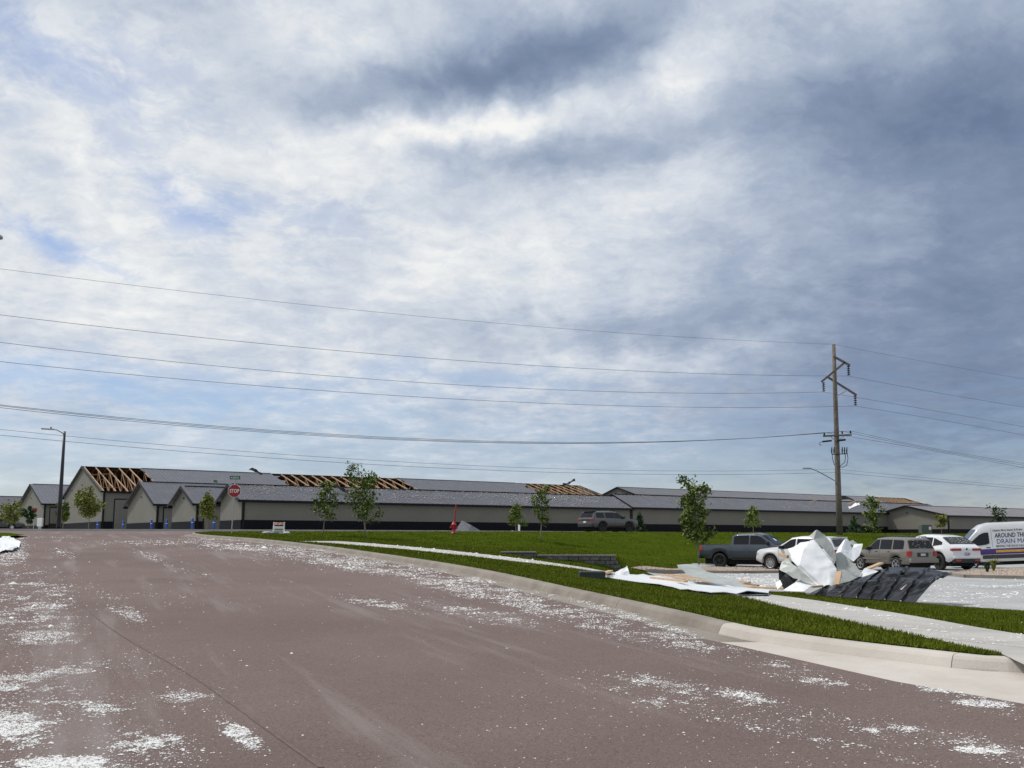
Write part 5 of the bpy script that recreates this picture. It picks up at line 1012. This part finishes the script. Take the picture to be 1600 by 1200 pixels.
# heap of grey lattice by the hydrant, scraps by the wall
hp = atY(731, 831, 86); z0 = float(U(hp.x, 86)); hv = [(-1.2, 0, 0), (-.55, .2, 1.05), (1.35, 0, 0), (.1, -.5, .1), (.15, .9, .1), (.3, -.1, .62)]
o = mesh('roofing_heap', [(hp.x+x, 86+y, z0+z) for x, y, z in hv], [(0, 3, 1), (3, 5, 1), (3, 2, 5), (1, 5, 4), (5, 2, 4), (0, 1, 4)], mat('grey_heap', (.05, .05, .065), (.22, .22, .25), .5, 9)); tag(o, 'grey heap of torn roofing behind the red hydrant', 'debris heap')
for px, w, lb in ((800, 10, 'low white foam heap at the wall right of the hydrant'), (858, 14, 'low white foam heap at the wall behind the slim tree')):
    p = atY(px, 831, 92); bm = bmesh.new(); bmesh.ops.create_icosphere(bm, subdivisions=3, radius=1); s_ = w/F*92
    for v in bm.verts: k = 1+.3*mnoise.noise(v.co*2+Vector((px, 0, 0))); v.co = Vector((v.co.x*s_*k, v.co.y*.5*k, max(-.05, v.co.z*.16*k)))
    me = bpy.data.meshes.new('foam_heap'); bm.to_mesh(me); bm.free(); o = link('foam_heap', me, foam); o.location = (p.x, 92, float(U(p.x, 92))); tag(o, lb, 'foam heap')
wp_ = atY(811, 829, 93); tag(MB().box(wp_.x-.1, wp_.x+.1, 92.9, 93.1, float(U(wp_.x, 93))-.1, float(U(wp_.x, 93))+.75).build('marker_post', white_m), 'short white post beside the small bushy tree', 'post')
# crumpled white plastic on the road at the left
lp = [(-8, 846), (6, 841.5), (20, 842.5), (32, 850), (30, 857), (22, 862), (8, 864), (-10, 868)]
Q = []
for x, y in lp: g = G(x, y, U); Q.append((g.x, g.y, g.z+.02))
bm = bmesh.new(); vs = [bm.verts.new(q) for q in Q]; bm.faces.new(vs); bmesh.ops.triangulate(bm, faces=bm.faces); bmesh.ops.subdivide_edges(bm, edges=bm.edges, cuts=7, use_grid_fill=True)
for v in bm.verts: v.co.z += abs(mnoise.noise(v.co*.8))*.16+abs(mnoise.noise(v.co*2.3))*.09
me = bpy.data.meshes.new('plastic_sheet'); bm.to_mesh(me); bm.free(); o = link('plastic_sheet', me, sheet_w); solid(o, .01); tag(o, 'crumpled white sheet lying on the road at the left edge', 'sheet')
# plants in the island, electric cabinet, sealed cracks
def tuft(label, px, py, h, n, m):
    p = G(px, py); b = MB(); rg = random.Random(px)
    for i in range(n):
        a = rg.random()*6.28; l = rg.uniform(.3, 1)*h*.8; d = Vector((math.cos(a), math.sin(a), 0)); s_ = Vector((-d.y, d.x, 0))*.025; q = d*l*.35+Vector((0, 0, h*.7)); e = d*l+Vector((0, 0, h*rg.uniform(.5, 1.)))
        b.add([-s_, s_, q+s_, q-s_, e], [(0, 1, 2, 3), (3, 2, 4)])
    o = b.build('shrub', m); o.location = (p.x, p.y, p.z+.05); return tag(o, label, 'shrub')
tuft('spiky green plant in the gravel island before the van', 1543, 898, .55, 90, LEAFM[2]); tuft('taller brownish green plant in the gravel island before the van', 1553, 896, .75, 80, LEAFM[1])
q = atY(1446, 836, 95); zq = float(U(q.x, 95)); bx = empty('electric_cabinet', (q.x, 95, zq), 0, 'green electric cabinet before the right gabled building', 'cabinet'); bevel(MB().box(-.5, .5, -.4, .4, -.1, 1.0).build('housing', mat('cabinet_green', (.07, .10, .08), rough=.5), bx), .03); MB().box(.2, .42, -.42, -.405, .5, .8).build('notice', white_m, bx)
crack = catmull([tuple(G(x, y, U)[:2]) for x, y in [(62, 849), (78, 852), (80, 862), (90, 880), (100, 905), (120, 930), (150, 965), (200, 1000), (258, 1032), (320, 1070), (372, 1108), (430, 1150), (500, 1200)]], 8)
v = []; 
for i, (x, y) in enumerate(crack): w_ = .006+.008*random.random(); v += [(x-w_, y, float(U(x, y))+.004), (x+w_+random.uniform(0, .02), y, float(U(x, y))+.004)]
mesh('crack', v, [(2*i, 2*i+1, 2*i+3, 2*i+2) for i in range(len(crack)-1)], mat('crack_dark', (.095, .070, .064), (.15, .11, .10), .9, 8, world=True), road)
